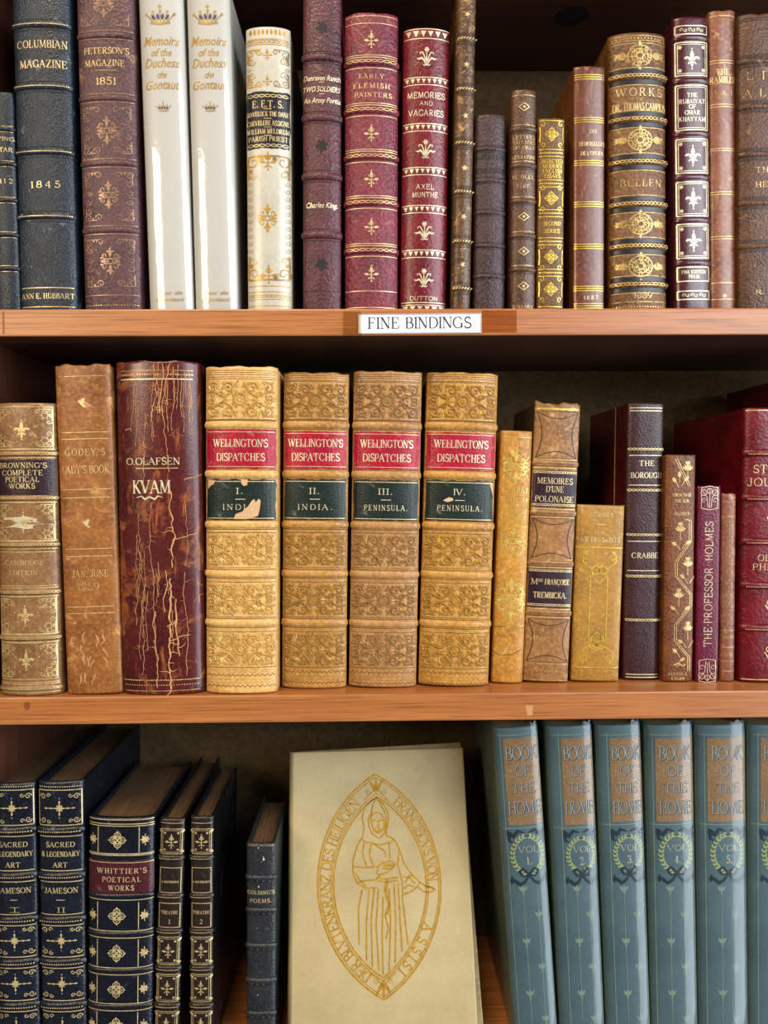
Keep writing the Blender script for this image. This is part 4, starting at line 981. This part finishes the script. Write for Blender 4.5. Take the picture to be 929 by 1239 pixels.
GRO = leather('growth_brown_leather', '73401F', '4E2A14', '9A6438', .06, .38, 600, .45)
b = Book('reddish brown book with gilt vine lettered GROWTH OF THE SOIL', 2, (803.5, 842, 550, 801, 836.5, 826), .025, .11, .10, 3, leather_m=GRO, group=G2)
I = b.ink('gilt_tooling', IVG); k = b.k; vg = gilt('vine_gilt', 'E0C080', 0)
I = b.ink('gilt_tooling', vg)
Z = [(835, 630), (835, 655), (818, 680), (818, 697), (836, 720), (836, 733), (817, 756), (817, 776), (833, 795), (833, 812)]
for d in (-1.3, 1.3): I.ribbon([(b.u(x, y)+d*k, b.v(y)) for x, y in [(829, 628)]+Z], .8*k)
for d in (-1.3, 1.3): I.ribbon([(b.u(818, 555)+d*k, b.v(555)), (b.u(826, 572)+d*k, b.v(572)), (b.u(834, 588)+d*k, b.v(588))], .8*k)
for x, y in ((823, 640), (832, 682), (821, 720), (832, 760), (832, 566)):
    x, v0 = b.u(x, y), b.v(y)
    for a in (-1.0, -.5, 0, .5, 1.0): I.leaf(x, v0-3*k, PI/2+a, 8*k, 3*k)
    for a in (-.5, 0, .5): I.leaf(x, v0+3*k, PI/2+a, 6*k, 2.4*k)
    I.ribbon([(x, v0), (x, v0-14*k)], .8*k)
for x, y, a in ((819, 660, 2.6), (829, 658, .5), (828, 700, 2.4), (838, 700, .6), (817, 738, 2.5), (828, 738, .6), (826, 778, 2.6), (837, 778, .5), (819, 790, 2.4), (822, 800, .6), (818, 584, 2.2), (828, 582, .8), (822, 578, 1.6)):
    x, v0 = b.u(x, y), b.v(y); I.leaf(x, v0, a, 8*k, 4.4*k); I.ribbon([(x, v0), (x-5*k*math.cos(a), v0-6*k)], .7*k)
for t_, y, w in (('GROWTH OF', 599, 22), ('THE SOIL', 606, 18), ('*', 614, 3), ('HAMSUN', 621.5, 18)): b.t(t_, y, w, 3.8, vg, 2, bold=1.3)
I.ribbon([(b.u(815, 805), b.v(805)), (b.u(820, 802), b.v(802)), (b.u(826, 806), b.v(806)), (b.u(829, 803), b.v(803))], 1.6*k); I.ribbon([(b.u(818, 808), b.v(808)), (b.u(822, 803), b.v(803))], .8*k)
b.t('ALFRED A.', 815.5, 24, 3.6, vg, 0, bold=1.2); b.t('KNOPF', 821, 17, 3.6, vg, 0, bold=1.2); b.done()

PRO = leather('professor_magenta_leather', '64122F', '460C22', '7E3A50', .04, .34, 560, .3)
b = Book('short magenta book with vertical title THE PROFESSOR HOLMES', 2, (843.5, 872, 588, 841, 868, 826), .025, .10, .07, 3.5, leather_m=PRO, group=G2)
pg = gilt('silvery_gilt', 'E0C8A8', 0, metal=.3)
b.t('THE*PROFESSOR**HOLMES', 707, 152, 9.5, pg, 0, 'sans', .95, rot=PI/2, track=.2)
I = b.ink('gilt_tooling', pg); k = b.k
for y0, d in ((602, 1), (812, -1)):
    v0 = b.v(y0)
    for q in (-1, 1):
        I.ribbon([(q*2*k, v0-12*d*k), (q*3*k, v0), (q*9*k, v0+8*d*k)], .8*k); I.ring(q*7*k, v0+6*d*k, 3.6*k, .8*k, n=12); I.spiral(q*7*k, v0-4*k*d, 4*k, 0, 1, .8*k); I.ribbon([(q*10*k, v0+13*k), (q*10*k, v0-13*k)], .8*k)
    I.ring(0, v0+8*d*k, 3*k, .8*k, n=12); I.ribbon([(0, v0+10*k), (0, v0-13*k)], .8*k); I.ribbon([(-10*k, v0-13*d*k), (0, v0-15*d*k), (10*k, v0-13*d*k)], .8*k); I.ribbon([(-10*k, v0+12*d*k), (0, v0+14*d*k), (10*k, v0+12*d*k)], .8*k)
b.done()

SML = leather('small_rose_calf', '8A5440', '64382A', 'B08468', .2, .36, 300, .3)
b = Book('very narrow short rosy brown book beside the magenta book', 2, (872.8, 889.5, 597, 870, 888.5, 826), .025, .08, .2, leather_m=SML, group=G2, rag=.001)
for y in (607, 625, 763, 783, 800, 812): b.rule(y, GOLDF, .8, .5)
for y in range(636, 752, 14): b.draw(arabesque, y, 13, FADE); b.ink('gilt_tooling', FADE).spiral(4*b.k, b.v(y+6), 3*b.k, 0, 1.2, .8*b.k)
b.t('POEMS', 771, 13, 4, GOLDF); b.t('1850', 792, 10, 4, GOLDF); b.done()

STO = leather('story_red_morocco', '6A0A18', '4A0610', '8E3038', .04, .34, 420, .4, coat=.08)
b = Book('thick red book lettered STORY JOURNAL, OLIVER PHILLIPS, cut off by the right frame edge', 2, (897.5, 975, 493, 892.5, 967, 827), .020, .132, .13, 3, leather_m=STO, group=G2)
for y in (548, 602.5, 655.5, 708.5, 760): b.band(y, 8, raise_=.4); b.dots(y+1.5, GOLD2, .7, 2, 5, lift=.0022)
b.rule(496.5, GOLD, 1, 2); b.rule(822.5, GOLD, 1, 2)
b.t('STORY', 567.5, 46, 9.5, GOLD, -5, bold=.85, track=.22); b.t('JOURNAL', 583.5, 68, 9.5, GOLD, 0, bold=.85, track=.22); b.t('OLIVER', 675, 42, 7.5, GOLD, 0, bold=.85, track=.22); b.t('PHILLIPS', 686, 54, 7.5, GOLD, 0, bold=.85, track=.2)
for y in (519, 626, 732, 789):
    for q in (-1, 1): b.ink('gilt_tooling', GOLD).spiral(q*6*b.k, b.v(y-4), 6*b.k, PI/2, 1.3, 1.5*b.k, dirn=q); b.ink('gilt_tooling', GOLD).ribbon([(q*11*b.k, b.v(y)), (q*5*b.k, b.v(y+9)), (0, b.v(y+4))], 1.4*b.k)
    b.ink('gilt_tooling', GOLD).leaf(0, b.v(y+6), -PI/2, 8*b.k, 4*b.k)
b.done()
TAL = leather('tall_maroon_morocco', '5A0E1C', '3C0812', None, 0, .34, 420, .4)
b = Book('tall maroon book behind and right of the STORY JOURNAL book, its side showing', 2, (983, 1060, 446, 975, 1050, 827), .016, .14, .12, leather_m=TAL, group=G2)
box('cover_groove', (-b.w/2-.0005, .02, .002), (-b.w/2+.0002, .022, b.h-.002), TAL, b.root, .0003); b.done()

# ================================================================ BOTTOM SHELF
SAC = leather('sacred_black_leather', '161C28', '0C1018', '5A6474', .08, .30, 480, .4, coat=.2, streak=.15)
SACS = leather('sacred_side_cloth', '10151F', '0A0D14', '3A3A40', .12, .4, 700, .3)
SG = gilt('sacred_gilt', 'E4CE98', .05)
def sacred(lab, px, vol, group):
    b = Book(lab, 3, px, .014, .138, .13, 2.2, leather_m=SAC, cover_m=SACS, pages_m=PAGES_DARK, group=group, inset=.0045)
    for y in (1005, 1060, 1113, 1164.5, 1217):
        b.band(y, 8, raise_=.4); b.dots(y, SG, .9, 2.6, 3, lift=.0026); b.rule(y-6.5, SG, 1.1, 2); b.rule(y+7, SG, 1.1, 2)
    b.dots(952, SG, .9, 2.8, 2); b.rule(956, SG, 1.1, 2)
    for y0, y1 in ((957, 999), (1119, 1158), (1171, 1210), (1224, 1262)):
        b.draw(crosslet, (y0+y1)/2, 24, SG); hw = b.w/2-3*b.k
        for qx in (-1, 1):
            for yy, qy in ((y0+3, 1), (y1-3, -1)):
                I = b.ink('gilt_tooling', SG); I.spiral(qx*(hw-4*b.k), b.v(yy)-qy*4*b.k, 3.8*b.k, 0 if qx > 0 else PI, 1.4, 1.1*b.k, dirn=qx*qy); I.spiral(qx*(hw-11*b.k), b.v(yy)-qy*2.5*b.k, 2.8*b.k, 0, 1.2, 1*b.k, dirn=-qx*qy)
    for t_, y, w, h in (('SACRED', 1022, 34, 6), ('& LEGENDARY', 1033.5, 46, 6), ('ART', 1046.5, 17, 6), ('JAMESON', 1077.5, 40, 6.5), (vol, 1101, 9, 6)): b.t(t_, y, w, h, SG, 0, bold=1.15)
    b.rule(1089, SG, .9, 22)
    for q in (-1, 1): hw = b.w/2-1.6*b.k; b.ink('gilt_tooling', SG).ribbon([(q*hw, b.v(956)), (q*hw, b.v(998))], 1*b.k)
    return b
b = sacred('black SACRED & LEGENDARY ART volume cut off by the left frame edge', (-10, 43.5, 948, -3, 49, 1239), 'I', 'black gilt legendary art volumes'); b.done()
b = sacred('black SACRED & LEGENDARY ART volume II beside the WHITTIER book', (46, 102.5, 946, 52, 105, 1239), 'II', 'black gilt legendary art volumes'); b.done()

WHI = leather('whittier_black_leather', '131723', '0A0D15', '4E5666', .05, .30, 460, .35, coat=.2)
WHL = leather('whittier_maroon_label', '4A1E26', '34141C', '6E4248', .06, .32, 600, .25)
b = Book("thick black book with maroon label lettered WHITTIER'S POETICAL WORKS", 3, (106, 191.5, 990, 109.5, 184, 1239), .012, .115, .14, 2.4, leather_m=WHI, pages_m=PAGES_DARK, group=G3, inset=.004)
l = b.label(1041.5, 1081, WHL, 1, edge=.0001)
for t_, y, w in (("WHITTIER'S", 1053.5, 58), ('POETICAL', 1064, 46), ('WORKS', 1074, 30)): b.t(t_, y, w, 6, SG, 2, bold=1.15, parent=l, lift=.00035, track=.35)
b.rule(1043.5, SG, .8, 1.5, 'label_gilding', .00035, l)
for y in (1038, 1085, 1131, 1175.5, 1219):
    if y != 1038: b.band(y, 6, raise_=.32)
    b.rule(y-4.5, SG, 1, 1); b.rule(y+4, SG, 1, 1)
for y in (992, 997, 999.5, 1033, 1035): b.rule(y, SG, 1, 1)
for y0, y1 in ((1001, 1032), (1092, 1125), (1137, 1170), (1181, 1214), (1225, 1258)):
    I = b.ink('gilt_tooling', SG); yc = (y0+y1)/2; b.draw(quatre, yc, 21, SG, -3)
    for x in (-27, 23): I.ribbon([(x*b.k, b.v(y0)), (x*b.k, b.v(y1))], 1*b.k)
    for x, a in ((-34, PI), (30, 0)):
        for d in (-1, 0, 1): I.leaf(x*b.k, b.v(yc), a+d*.9+PI, 6*b.k, 3*b.k); I.leaf(x*b.k, b.v(yc), a+d*.8, 5*b.k, 2.6*b.k)
        I.ribbon([(x*b.k, b.v(yc-7)), (x*b.k, b.v(yc+7))], 1*b.k)
b.done()

THE = leather('theatre_brown_black_leather', '2A201C', '1A1412', '5E5044', .06, .32, 520, .35, coat=.15)
THS = leather('theatre_marbled_side', '121214', '08080A', '55504A', .16, .35, 300, .15, wscale=40)
TG = gilt('theatre_gilt', 'D8C08C', .05)
for lab, px, vol, dp in (('narrow black THEATRE volume with gilt flowers touching the WHITTIER book', (194, 224.5, 991, 187, 217, 1239), '1', .13), ('narrow black THEATRE volume 2 with gilt flowers and bare right side', (231, 258.5, 988.5, 229.5, 258, 1239), '2', .10)):
    b = Book(lab, 3, px, .013, dp, .16, 2.4, leather_m=THE, cover_m=THS, pages_m=PAGES_DARK, group='matching black theatre volumes', inset=.004)
    hw = b.w/2-2.4*b.k
    for y in (1038, 1084.5, 1127, 1172, 1217): b.band(y, 5.5, raise_=.4); b.ink('gilt_tooling', TG).ribbon([(-hw, b.v(y)), (hw, b.v(y))], .7*b.k, lift=.0019)
    I = b.ink('gilt_tooling', TG)
    for y0, y1 in ((1003, 1033), (1050, 1080), (1093, 1122), (1134, 1167), (1179, 1212), (1224, 1256)):
        I.rect(-hw, b.v(y1), hw, b.v(y0), .9*b.k)
        if y0 not in (1050, 1093):
            yc = (y0+y1)/2; b.draw(thistle, yc, 16, TG); I.rect(-hw+2*b.k, b.v(y1-2), hw-2*b.k, b.v(y0+2), .5*b.k)
            for qx in (-1, 1):
                for yy in (y0+5, y1-5): I.leaf(qx*(hw-2*b.k), b.v(yy), PI/2-qx*2.3 if yy > yc else -PI/2+qx*2.3, 6*b.k, 3.4*b.k); I.dot(qx*(hw-4.5*b.k), b.v(yy), 1.4*b.k)
    b.rule(996, TG, .8); b.t('A. MAETERLINCK', 1067, 21, 2.6, TG, bold=1.3); b.t('THEATRE', 1104, 20, 4, TG, bold=1.25); b.t(vol, 1115, 3, 5, TG); b.done()

GLD = leather('charcoal_poems_leather', '2A2D31', '1A1C20', '6A737C', .05, .34, 620, .45, coat=.1)
GLS = leather('dark_green_side', '1E2A2A', '121A1C', None, 0, .4, 400, .2)
b = Book("charcoal book lettered GOLDING'S POEMS beside the cream saint cover", 3, (298.5, 333.5, 1021, 298, 334, 1239), .013, .086, .15, leather_m=GLD, cover_m=GLS, pages_m=PAGES_DARK, group=G3, inset=.004)
for y in (1062.5, 1102, 1145, 1187, 1227): b.band(y, 6, raise_=.42); b.rule(y+5, BLIND, .8); b.dots(y+4, GOLDF, .6, 6, 3)
b.rule(1023.5, GOLDF, .6); b.t("GOLDING'S", 1080, 32, 4.5, SG, 0, bold=1.1, track=.3); b.t('POEMS.', 1090, 26, 4.5, GOLD2, 0, bold=1.1, track=.3)
I = b.ink('gilt_tooling', PALE)
for x, y, r in ((319, 1040, 1.6), (312.5, 1026, 1), (318.5, 1037, .8), (316, 1043, .6), (313, 1073, 1.2), (311, 1123, .6), (312, 1204, .8)): I.leaf(b.u(x, y), b.v(y)-r*b.k, PI/2, 2.4*r*b.k, 1.6*r*b.k)
b.done()

# ---- the vellum book facing out, leaning back
Yb, Yt = .004, .086
def on_cover(x, y):
    """the point of the leaning cover seen at the pixel"""
    z0, z1 = Z_TOP3, Z_TOP3+.252
    v = CD+CR*((x-464.5)/F_PX)-CU*((y-619.5)/F_PX); m = (Yt-Yb)/(z1-z0)
    # Y = Yb + m (Z - z0):  t vy - DIST = Yb + m (t vz - z0)
    t = (DIST+Yb-m*z0)/(v.y-m*v.z); return Vector((0, -DIST, 0))+v*t
TL, TR, BR_, BL_ = on_cover(352, 912), on_cover(557, 903), on_cover(578.7, 1239), on_cover(350.5, 1239)
tilt = math.atan2(Yt-Yb, .252)
up0 = Vector((0, math.sin(tilt), math.cos(tilt))); rt0 = Vector((1, 0, 0))
d1 = TR-TL; roll = math.atan2(d1.dot(up0), d1.dot(rt0))*.5
rt = rt0*math.cos(roll)+up0*math.sin(roll); up = up0*math.cos(roll)-rt0*math.sin(roll); nor = rt.cross(up)   # nor points at the viewer
c0 = (BL_+BR_)/2; W = ((TR-TL).length+(BR_-BL_).length)/2; topm = (TL+TR)/2
s_ = (c0.z-(Z_TOP3+.0006))/up.z; base = c0-up*s_; Hc = (topm-base).dot(up)
extra = abs(math.sin(roll))*W/2; base = base+up*extra; Hc -= extra
root = empty('book', base); root.matrix_world = Matrix((rt, -nor, up)).transposed().to_4x4() @ Matrix.Identity(4); root.location = base
tag(root, 'cream vellum book facing out with gilt saint in a pointed oval', 'book', G3)
CRM = leather('cream_vellum', 'B4A47C', '9E8E66', 'BAAB84', .05, .42, 160, .10, scale=.3, wscale=34, speck=.2)
CRB = leather('cream_vellum_back', 'A08E66', '84744F', None, 0, .5, 200, .12)
TH = .016
# local axes of this root: x right, y away from the viewer, z up the cover
SQ = .012   # the cover narrows a little to the foot seen square on
front = box('front_cover', (-W/2, 0, 0), (W/2, .0028, Hc), CRM, root, .0012, 3)
pb = box('page_block', (-W/2+.004, .0029, .003), (W/2-.004, TH-.003, Hc-.004), PAGES, root, .0003)
bc = box('back_cover', (-W/2+.003, 0, 0), (W/2+.001, .0026, Hc), CRB, root, .0008); bc.location = (.0052, TH-.0028, .0022); bc.rotation_euler = (0, -.03, 0)
V = []; F = []; n = 10
for z in (0, Hc):
    for i in range(n+1): a = PI/2+PI*i/n; V.append((-W/2+.0005+.0035*math.cos(a), TH/2-.0001+(TH/2-.0001)*math.sin(a), z))
for i in range(n): F.append((i, i+1, n+2+i, n+1+i))
F += [tuple(range(n+1)), tuple(range(n+1, 2*n+2))]
fix_normals(link('spine', V, F, CRM, root, True))
inv = root.matrix_world.inverted() if False else None
def cov(x, y):
    """cover coordinates (across, up) of a pixel"""
    v = CD+CR*((x-464.5)/F_PX)-CU*((y-619.5)/F_PX); o = Vector((0, -DIST, 0)); t = (base-o).dot(nor)/v.dot(nor); P = o+v*t-base
    return (P.dot(rt), P.dot(up))
Z_ = lambda zx, zy: cov(380+zx/4.13, 930+zy/4.13)
kc = (DIST+.04)/F_PX
I = Ink(); T_ = Ink()
top_o, bot_o, lef_o, rig_o = Z_(303, 28), Z_(350, 1155), Z_(18, 580), Z_(635, 600)
top_i, bot_i, lef_i, rig_i = Z_(314, 140), Z_(345, 1045), Z_(97, 585), Z_(562, 600)
def bow(a, m, c, n=40):
    """smooth pointed-oval side through a, m, c"""
    a, m, c = Vector(a), Vector(m), Vector(c); ch = c-a; L = ch.length; e = ch/L; nrm = Vector((-e.y, e.x)); sag = (m-a).dot(nrm); tm = (m-a).dot(e)/L
    R = (L*L/4+sag*sag)/(2*abs(sag)); sg = 1 if sag > 0 else -1; half = math.asin(min(1, L/2/R)); mid_ = (a+c)/2-nrm*sg*(R-abs(sag))
    return [mid_+nrm*sg*R*math.cos(t)+e*R*math.sin(t) for t in [-half+2*half*i/n for i in range(n+1)]]
def mid(p, q, f): return (p[0]+(q[0]-p[0])*f, p[1]+(q[1]-p[1])*f)
for f in (0, .14, .86, 1.0):
    for side_o, side_i in ((lef_o, lef_i), (rig_o, rig_i)): I.ribbon(bow(mid(top_o, top_i, f), mid(side_o, side_i, f), mid(bot_o, bot_i, f)), (1.9 if f in (0, 1) else 1.1)*kc)
def along(path, txt, f0, f1, h):
    L = [0]
    for i in range(1, len(path)): L.append(L[-1]+(path[i]-path[i-1]).length)
    adv = [.42 if c == ' ' else ADV.get(c, .5)+.16 for c in txt]; tot = sum(adv); x = 0
    for c, a in zip(txt, adv):
        d = L[-1]*(f0+(f1-f0)*(x+a/2)/tot); x += a
        i = max(j for j in range(len(L)-1) if L[j] <= d); p = path[i].lerp(path[i+1], (d-L[i])/(L[i+1]-L[i])); t = (path[i+1]-path[i])
        ang = math.atan2(t.y, t.x); T_.text(c, p.x, p.y, ADV.get(c, .3)*h*1.0 if c != ' ' else 0, h, 'serif', 1.1, ang)
pl = bow(mid(bot_o, bot_i, .5), mid(lef_o, lef_i, .5), mid(top_o, top_i, .5)); pr = bow(mid(top_o, top_i, .5), mid(rig_o, rig_i, .5), mid(bot_o, bot_i, .5))
along(pl, 'DER BLVTENKRANZ DES HEILIGEN', .07, .89, 11*kc); along(pr, 'FRANCISCVS VON', .11, .50, 10.5*kc); along(pr, 'ASSISI', .66, .91, 10.5*kc)
# little crossed fans in the two points
for c, d in ((mid(top_o, top_i, .55), -1), (mid(bot_o, bot_i, .55), 1)):
    for a in (-.5, 0, .5): I.leaf(c[0], c[1]+d*8*kc, PI/2*(-d)+a, 20*kc, 3*kc)
    for q in (-1, 1): I.spiral(c[0]+q*9*kc, c[1]+d*7*kc, 4*kc, PI/2, 1.3, .9*kc, dirn=q*d); I.ribbon([(c[0]-q*15*kc, c[1]+d*16*kc), (c[0]+q*6*kc, c[1]-d*4*kc)], .9*kc)
# the standing figure in outline
LINES = [
 [(240, 350), (250, 300), (240, 240), (255, 190), (285, 160), (312, 145), (345, 175), (368, 215), (372, 260), (360, 310), (362, 340)],
 [(312, 145), (292, 185), (285, 225), (272, 255), (274, 290), (290, 325), (325, 350), (350, 325), (360, 280), (358, 240), (350, 210), (312, 145)],
 [(283, 245), (295, 225), (315, 218), (338, 228), (350, 255), (352, 285), (340, 312), (318, 322), (298, 308), (288, 275), (283, 245)],
 [(292, 262), (302, 257), (313, 262)], [(325, 261), (336, 256), (347, 261)], [(321, 258), (323, 284), (313, 288)], [(305, 299), (318, 296), (331, 299)], [(298, 303), (316, 313), (336, 303)],
 [(235, 350), (260, 367), (330, 382), (388, 366), (397, 350), (362, 336)], [(235, 350), (214, 390), (194, 460), (195, 520), (215, 572), (258, 598), (318, 594)],
 [(250, 368), (243, 430), (262, 488)], [(285, 376), (277, 430), (298, 488)], [(300, 378), (350, 410), (362, 440)], [(375, 372), (380, 450)],
 [(192, 488), (250, 495), (320, 490), (345, 468), (385, 462), (407, 474), (398, 490), (372, 514), (332, 530), (312, 524), (322, 490)], [(350, 478), (398, 478)], [(345, 488), (396, 486)], [(340, 500), (384, 500)],
 [(215, 572), (250, 560), (308, 556), (330, 530)], [(205, 520), (230, 560), (262, 590)],
 [(240, 605), (222, 700), (225, 880)], [(275, 604), (262, 760), (262, 960)], [(300, 600), (285, 760), (292, 990)], [(322, 600), (310, 780), (325, 1010)], [(345, 640), (340, 820), (345, 1030)], [(375, 600), (382, 760), (375, 1010)], [(400, 575), (408, 760), (405, 970)], [(420, 572), (430, 760), (440, 915)], [(440, 630), (455, 760), (470, 880)],
 [(318, 545), (360, 552), (420, 543)], [(318, 560), (360, 568), (420, 558)], [(360, 552), (352, 620), (372, 680), (355, 730), (372, 800), (358, 850)], [(368, 556), (362, 620), (380, 680), (364, 730)],
 [(397, 350), (427, 400), (447, 470), (482, 520), (530, 568), (560, 588), (600, 600)], [(425, 400), (418, 480), (440, 560), (444, 630), (490, 612), (515, 590), (530, 568)], [(445, 540), (480, 545), (505, 575)], [(455, 570), (480, 530), (500, 545)], [(450, 600), (470, 580), (500, 590)],
 [(560, 588), (590, 592), (604, 606), (580, 618), (545, 614), (520, 592)]]
for L in LINES: I.ribbon([Z_(*p) for p in L], 1.6*kc)
plane = lambda u, v, l: (u, -.0002-l, v)
EG = gilt('emblem_gilt', 'D8A22C', 0, rough=.32, metal=.4)
I.build('saint_emblem', plane, EG, front, 0); T_.build('title_lettering', plane, EG, front, 0)

# ---- six jacketed volumes of one set
BLU = leather('slate_blue_cloth', '4C626A', '3E545C', None, 0, .42, 1200, .2, scale=.5, speck=.3)
BLUS = leather('slate_green_side_cloth', '7C8A7A', '66766C', None, 0, .45, 1200, .2, scale=.5, speck=.3)
BRZ = leather('bronze_title_panel', '82674A', '6E563C', None, 0, .35, 900, .15, scale=.6)
EMB = plain('embossed_blue', '8E9CA0', .4); OLV = plain('olive_leaf', '96A070', .55); NVY = plain('navy_ribbon', '1C2E3C', .5); PLI = plain('olive_line', '7C8C7C', .55); SLV = gilt('silver_volume_gilt', 'D0C4A8', 0, metal=.3)
FILM2 = film('crinkled_jacket_film', (.97, .98, .97, 1), .15, .2, .05)
bpx = [(593.5, 652.5, 879, 623.5, 671, 1239), (659, 717, 877.5, 679, 729, 1239), (719, 775, 876, 734.5, 785, 1239), (778.5, 838.5, 876, 789.5, 841.5, 1239), (840, 901, 876, 846, 903.5, 1239), (903.5, 964, 876, 906.5, 962, 1239)]
INS = (9.5, 15, 14, 9, 11, 12); OFF = (4, 7, 6.5, 4, 5, 5); NARROW = (1, .88, .9, 1, 1, 1)
NUM = ('VOL 1', 'VOL 2', 'VOL 3', 'VOL 4', 'VOL 5', 'cut off by right frame edge')
for i, px in enumerate(bpx):
    b = Book('slate blue BOOK OF THE HOME volume in clear jacket, '+NUM[i], 3, px, .014, .142, .14, 2.2, leather_m=BLU, cover_m=BLUS, group='slate blue set with bronze title panels', top_y=px[2]+1)
    hw = b.w/2-4.5*b.k; o_ = OFF[i]; sc_ = .97*NARROW[i]; uo = o_*b.k; hl, hr = -b.w/2+INS[i]*b.k, b.w/2-1.2*b.k
    l = b.grid('title_panel', hl, hr, b.v(998-(4 if i > 1 else 0)), b.v(893), .0002, BRZ, b.root)
    for t_, y, w, h in (('BOOK', 911, 40, 16), ('OF', 932.5, 18, 13), ('THE', 953, 29, 12), ('HOME', 977, 41, 15)):
        b.t(t_, y+.8, w*sc_, h, NVY, o_+.8, bold=.62, parent=l, lift=.0002, track=.1); b.t(t_, y, w*sc_, h, EMB, o_, bold=.5, parent=l, lift=.0003, track=.1)  # the offset navy copy paints the shadow of the embossed letters
    for q in (-1, 1): b.ink('panel_dots', EMB, l).dot(uo+q*15*b.k*sc_, b.v(932.5), 1*b.k, .0002)
    for q in (-1, 1): b.ink('cloth_decoration', PLI).ribbon([(hl-3*b.k if q < 0 else hr, b.v(886)), (hl-3*b.k if q < 0 else hr, b.v(1300))], .9*b.k)
    b.rule(889, PLI, 1, 3); b.rule(1001.5-(4 if i > 1 else 0), PLI, 1, 2)
    yw = 1034-(2 if i > 1 else 0); r = 19*sc_; I = b.ink('laurel_leaves', OLV); J = b.ink('navy_ribbons', NVY)
    for a in range(26):
        an = 2*PI*a/26
        if abs(an-PI/2) < .25: continue
        d = 1 if math.cos(an) > 0 else -1
        for o in (-.55, .55): I.leaf(uo+r*b.k*math.cos(an), b.v(yw)+r*1.25*b.k*math.sin(an), an+d*(PI/2)+o, 6.5*b.k*sc_, 3.0*b.k*sc_)
    I2 = b.ink('navy_ribbons', NVY); I2.ring(uo, b.v(yw), r*b.k, .8*b.k, -.00004, r*1.25*b.k)
    for q in (-1, 1):
        x = lambda p: uo+p*q*b.k*sc_
        J.ribbon([(x(2), b.v(yw-26)), (x(11), b.v(yw-29)), (x(17), b.v(yw-22)), (x(23), b.v(yw-28)), (x(22), b.v(yw-17)), (x(16), b.v(yw-15))], [1.2*b.k, 3.6*b.k, 4.5*b.k, 5.1*b.k, 3.0*b.k, 0.9*b.k], lift=.00008)
        J.ribbon([(uo, b.v(yw+25)), (x(7), b.v(yw+17)), (x(12), b.v(yw+20)), (x(8), b.v(yw+26)), (uo, b.v(yw+25))], [3.0*b.k, 3.3*b.k, 3.6*b.k, 2.7*b.k, 1.5*b.k], lift=.00008)
        J.ribbon([(uo, b.v(yw+25)), (x(6), b.v(yw+33)), (x(12), b.v(yw+36)), (x(20), b.v(yw+30)), (x(23), b.v(yw+34)), (x(21), b.v(yw+26))], [2.4*b.k, 3.3*b.k, 4.5*b.k, 4.5*b.k, 3.9*b.k, 1.5*b.k], lift=.00008)
    b.t('VOL', yw-6, 25*sc_, 7.5, SLV, o_+1, bold=.8, track=.15); b.t('%d.' % (i+1), yw+8, 7, 9, SLV, o_+1, bold=.9)
    P = b.ink('cloth_decoration', PLI)
    for col, off in ((-9, 0), (9, 32)):
        u0 = uo+col*b.k*sc_; P.ribbon([(u0, b.v(1072)), (u0, b.v(1310))], .7*b.k)
        for y in range(1074+off, 1300, 63):
            v0 = b.v(y)
            for a in (-.6, 0, .6): P.leaf(u0, v0-5*b.k, PI/2+a, 9*b.k, 3.4*b.k)
            P.leaf(u0, v0-5*b.k, -PI/2, 4*b.k, 2.6*b.k)
    jacket(b, mat=FILM2, top=.0026); b.done()
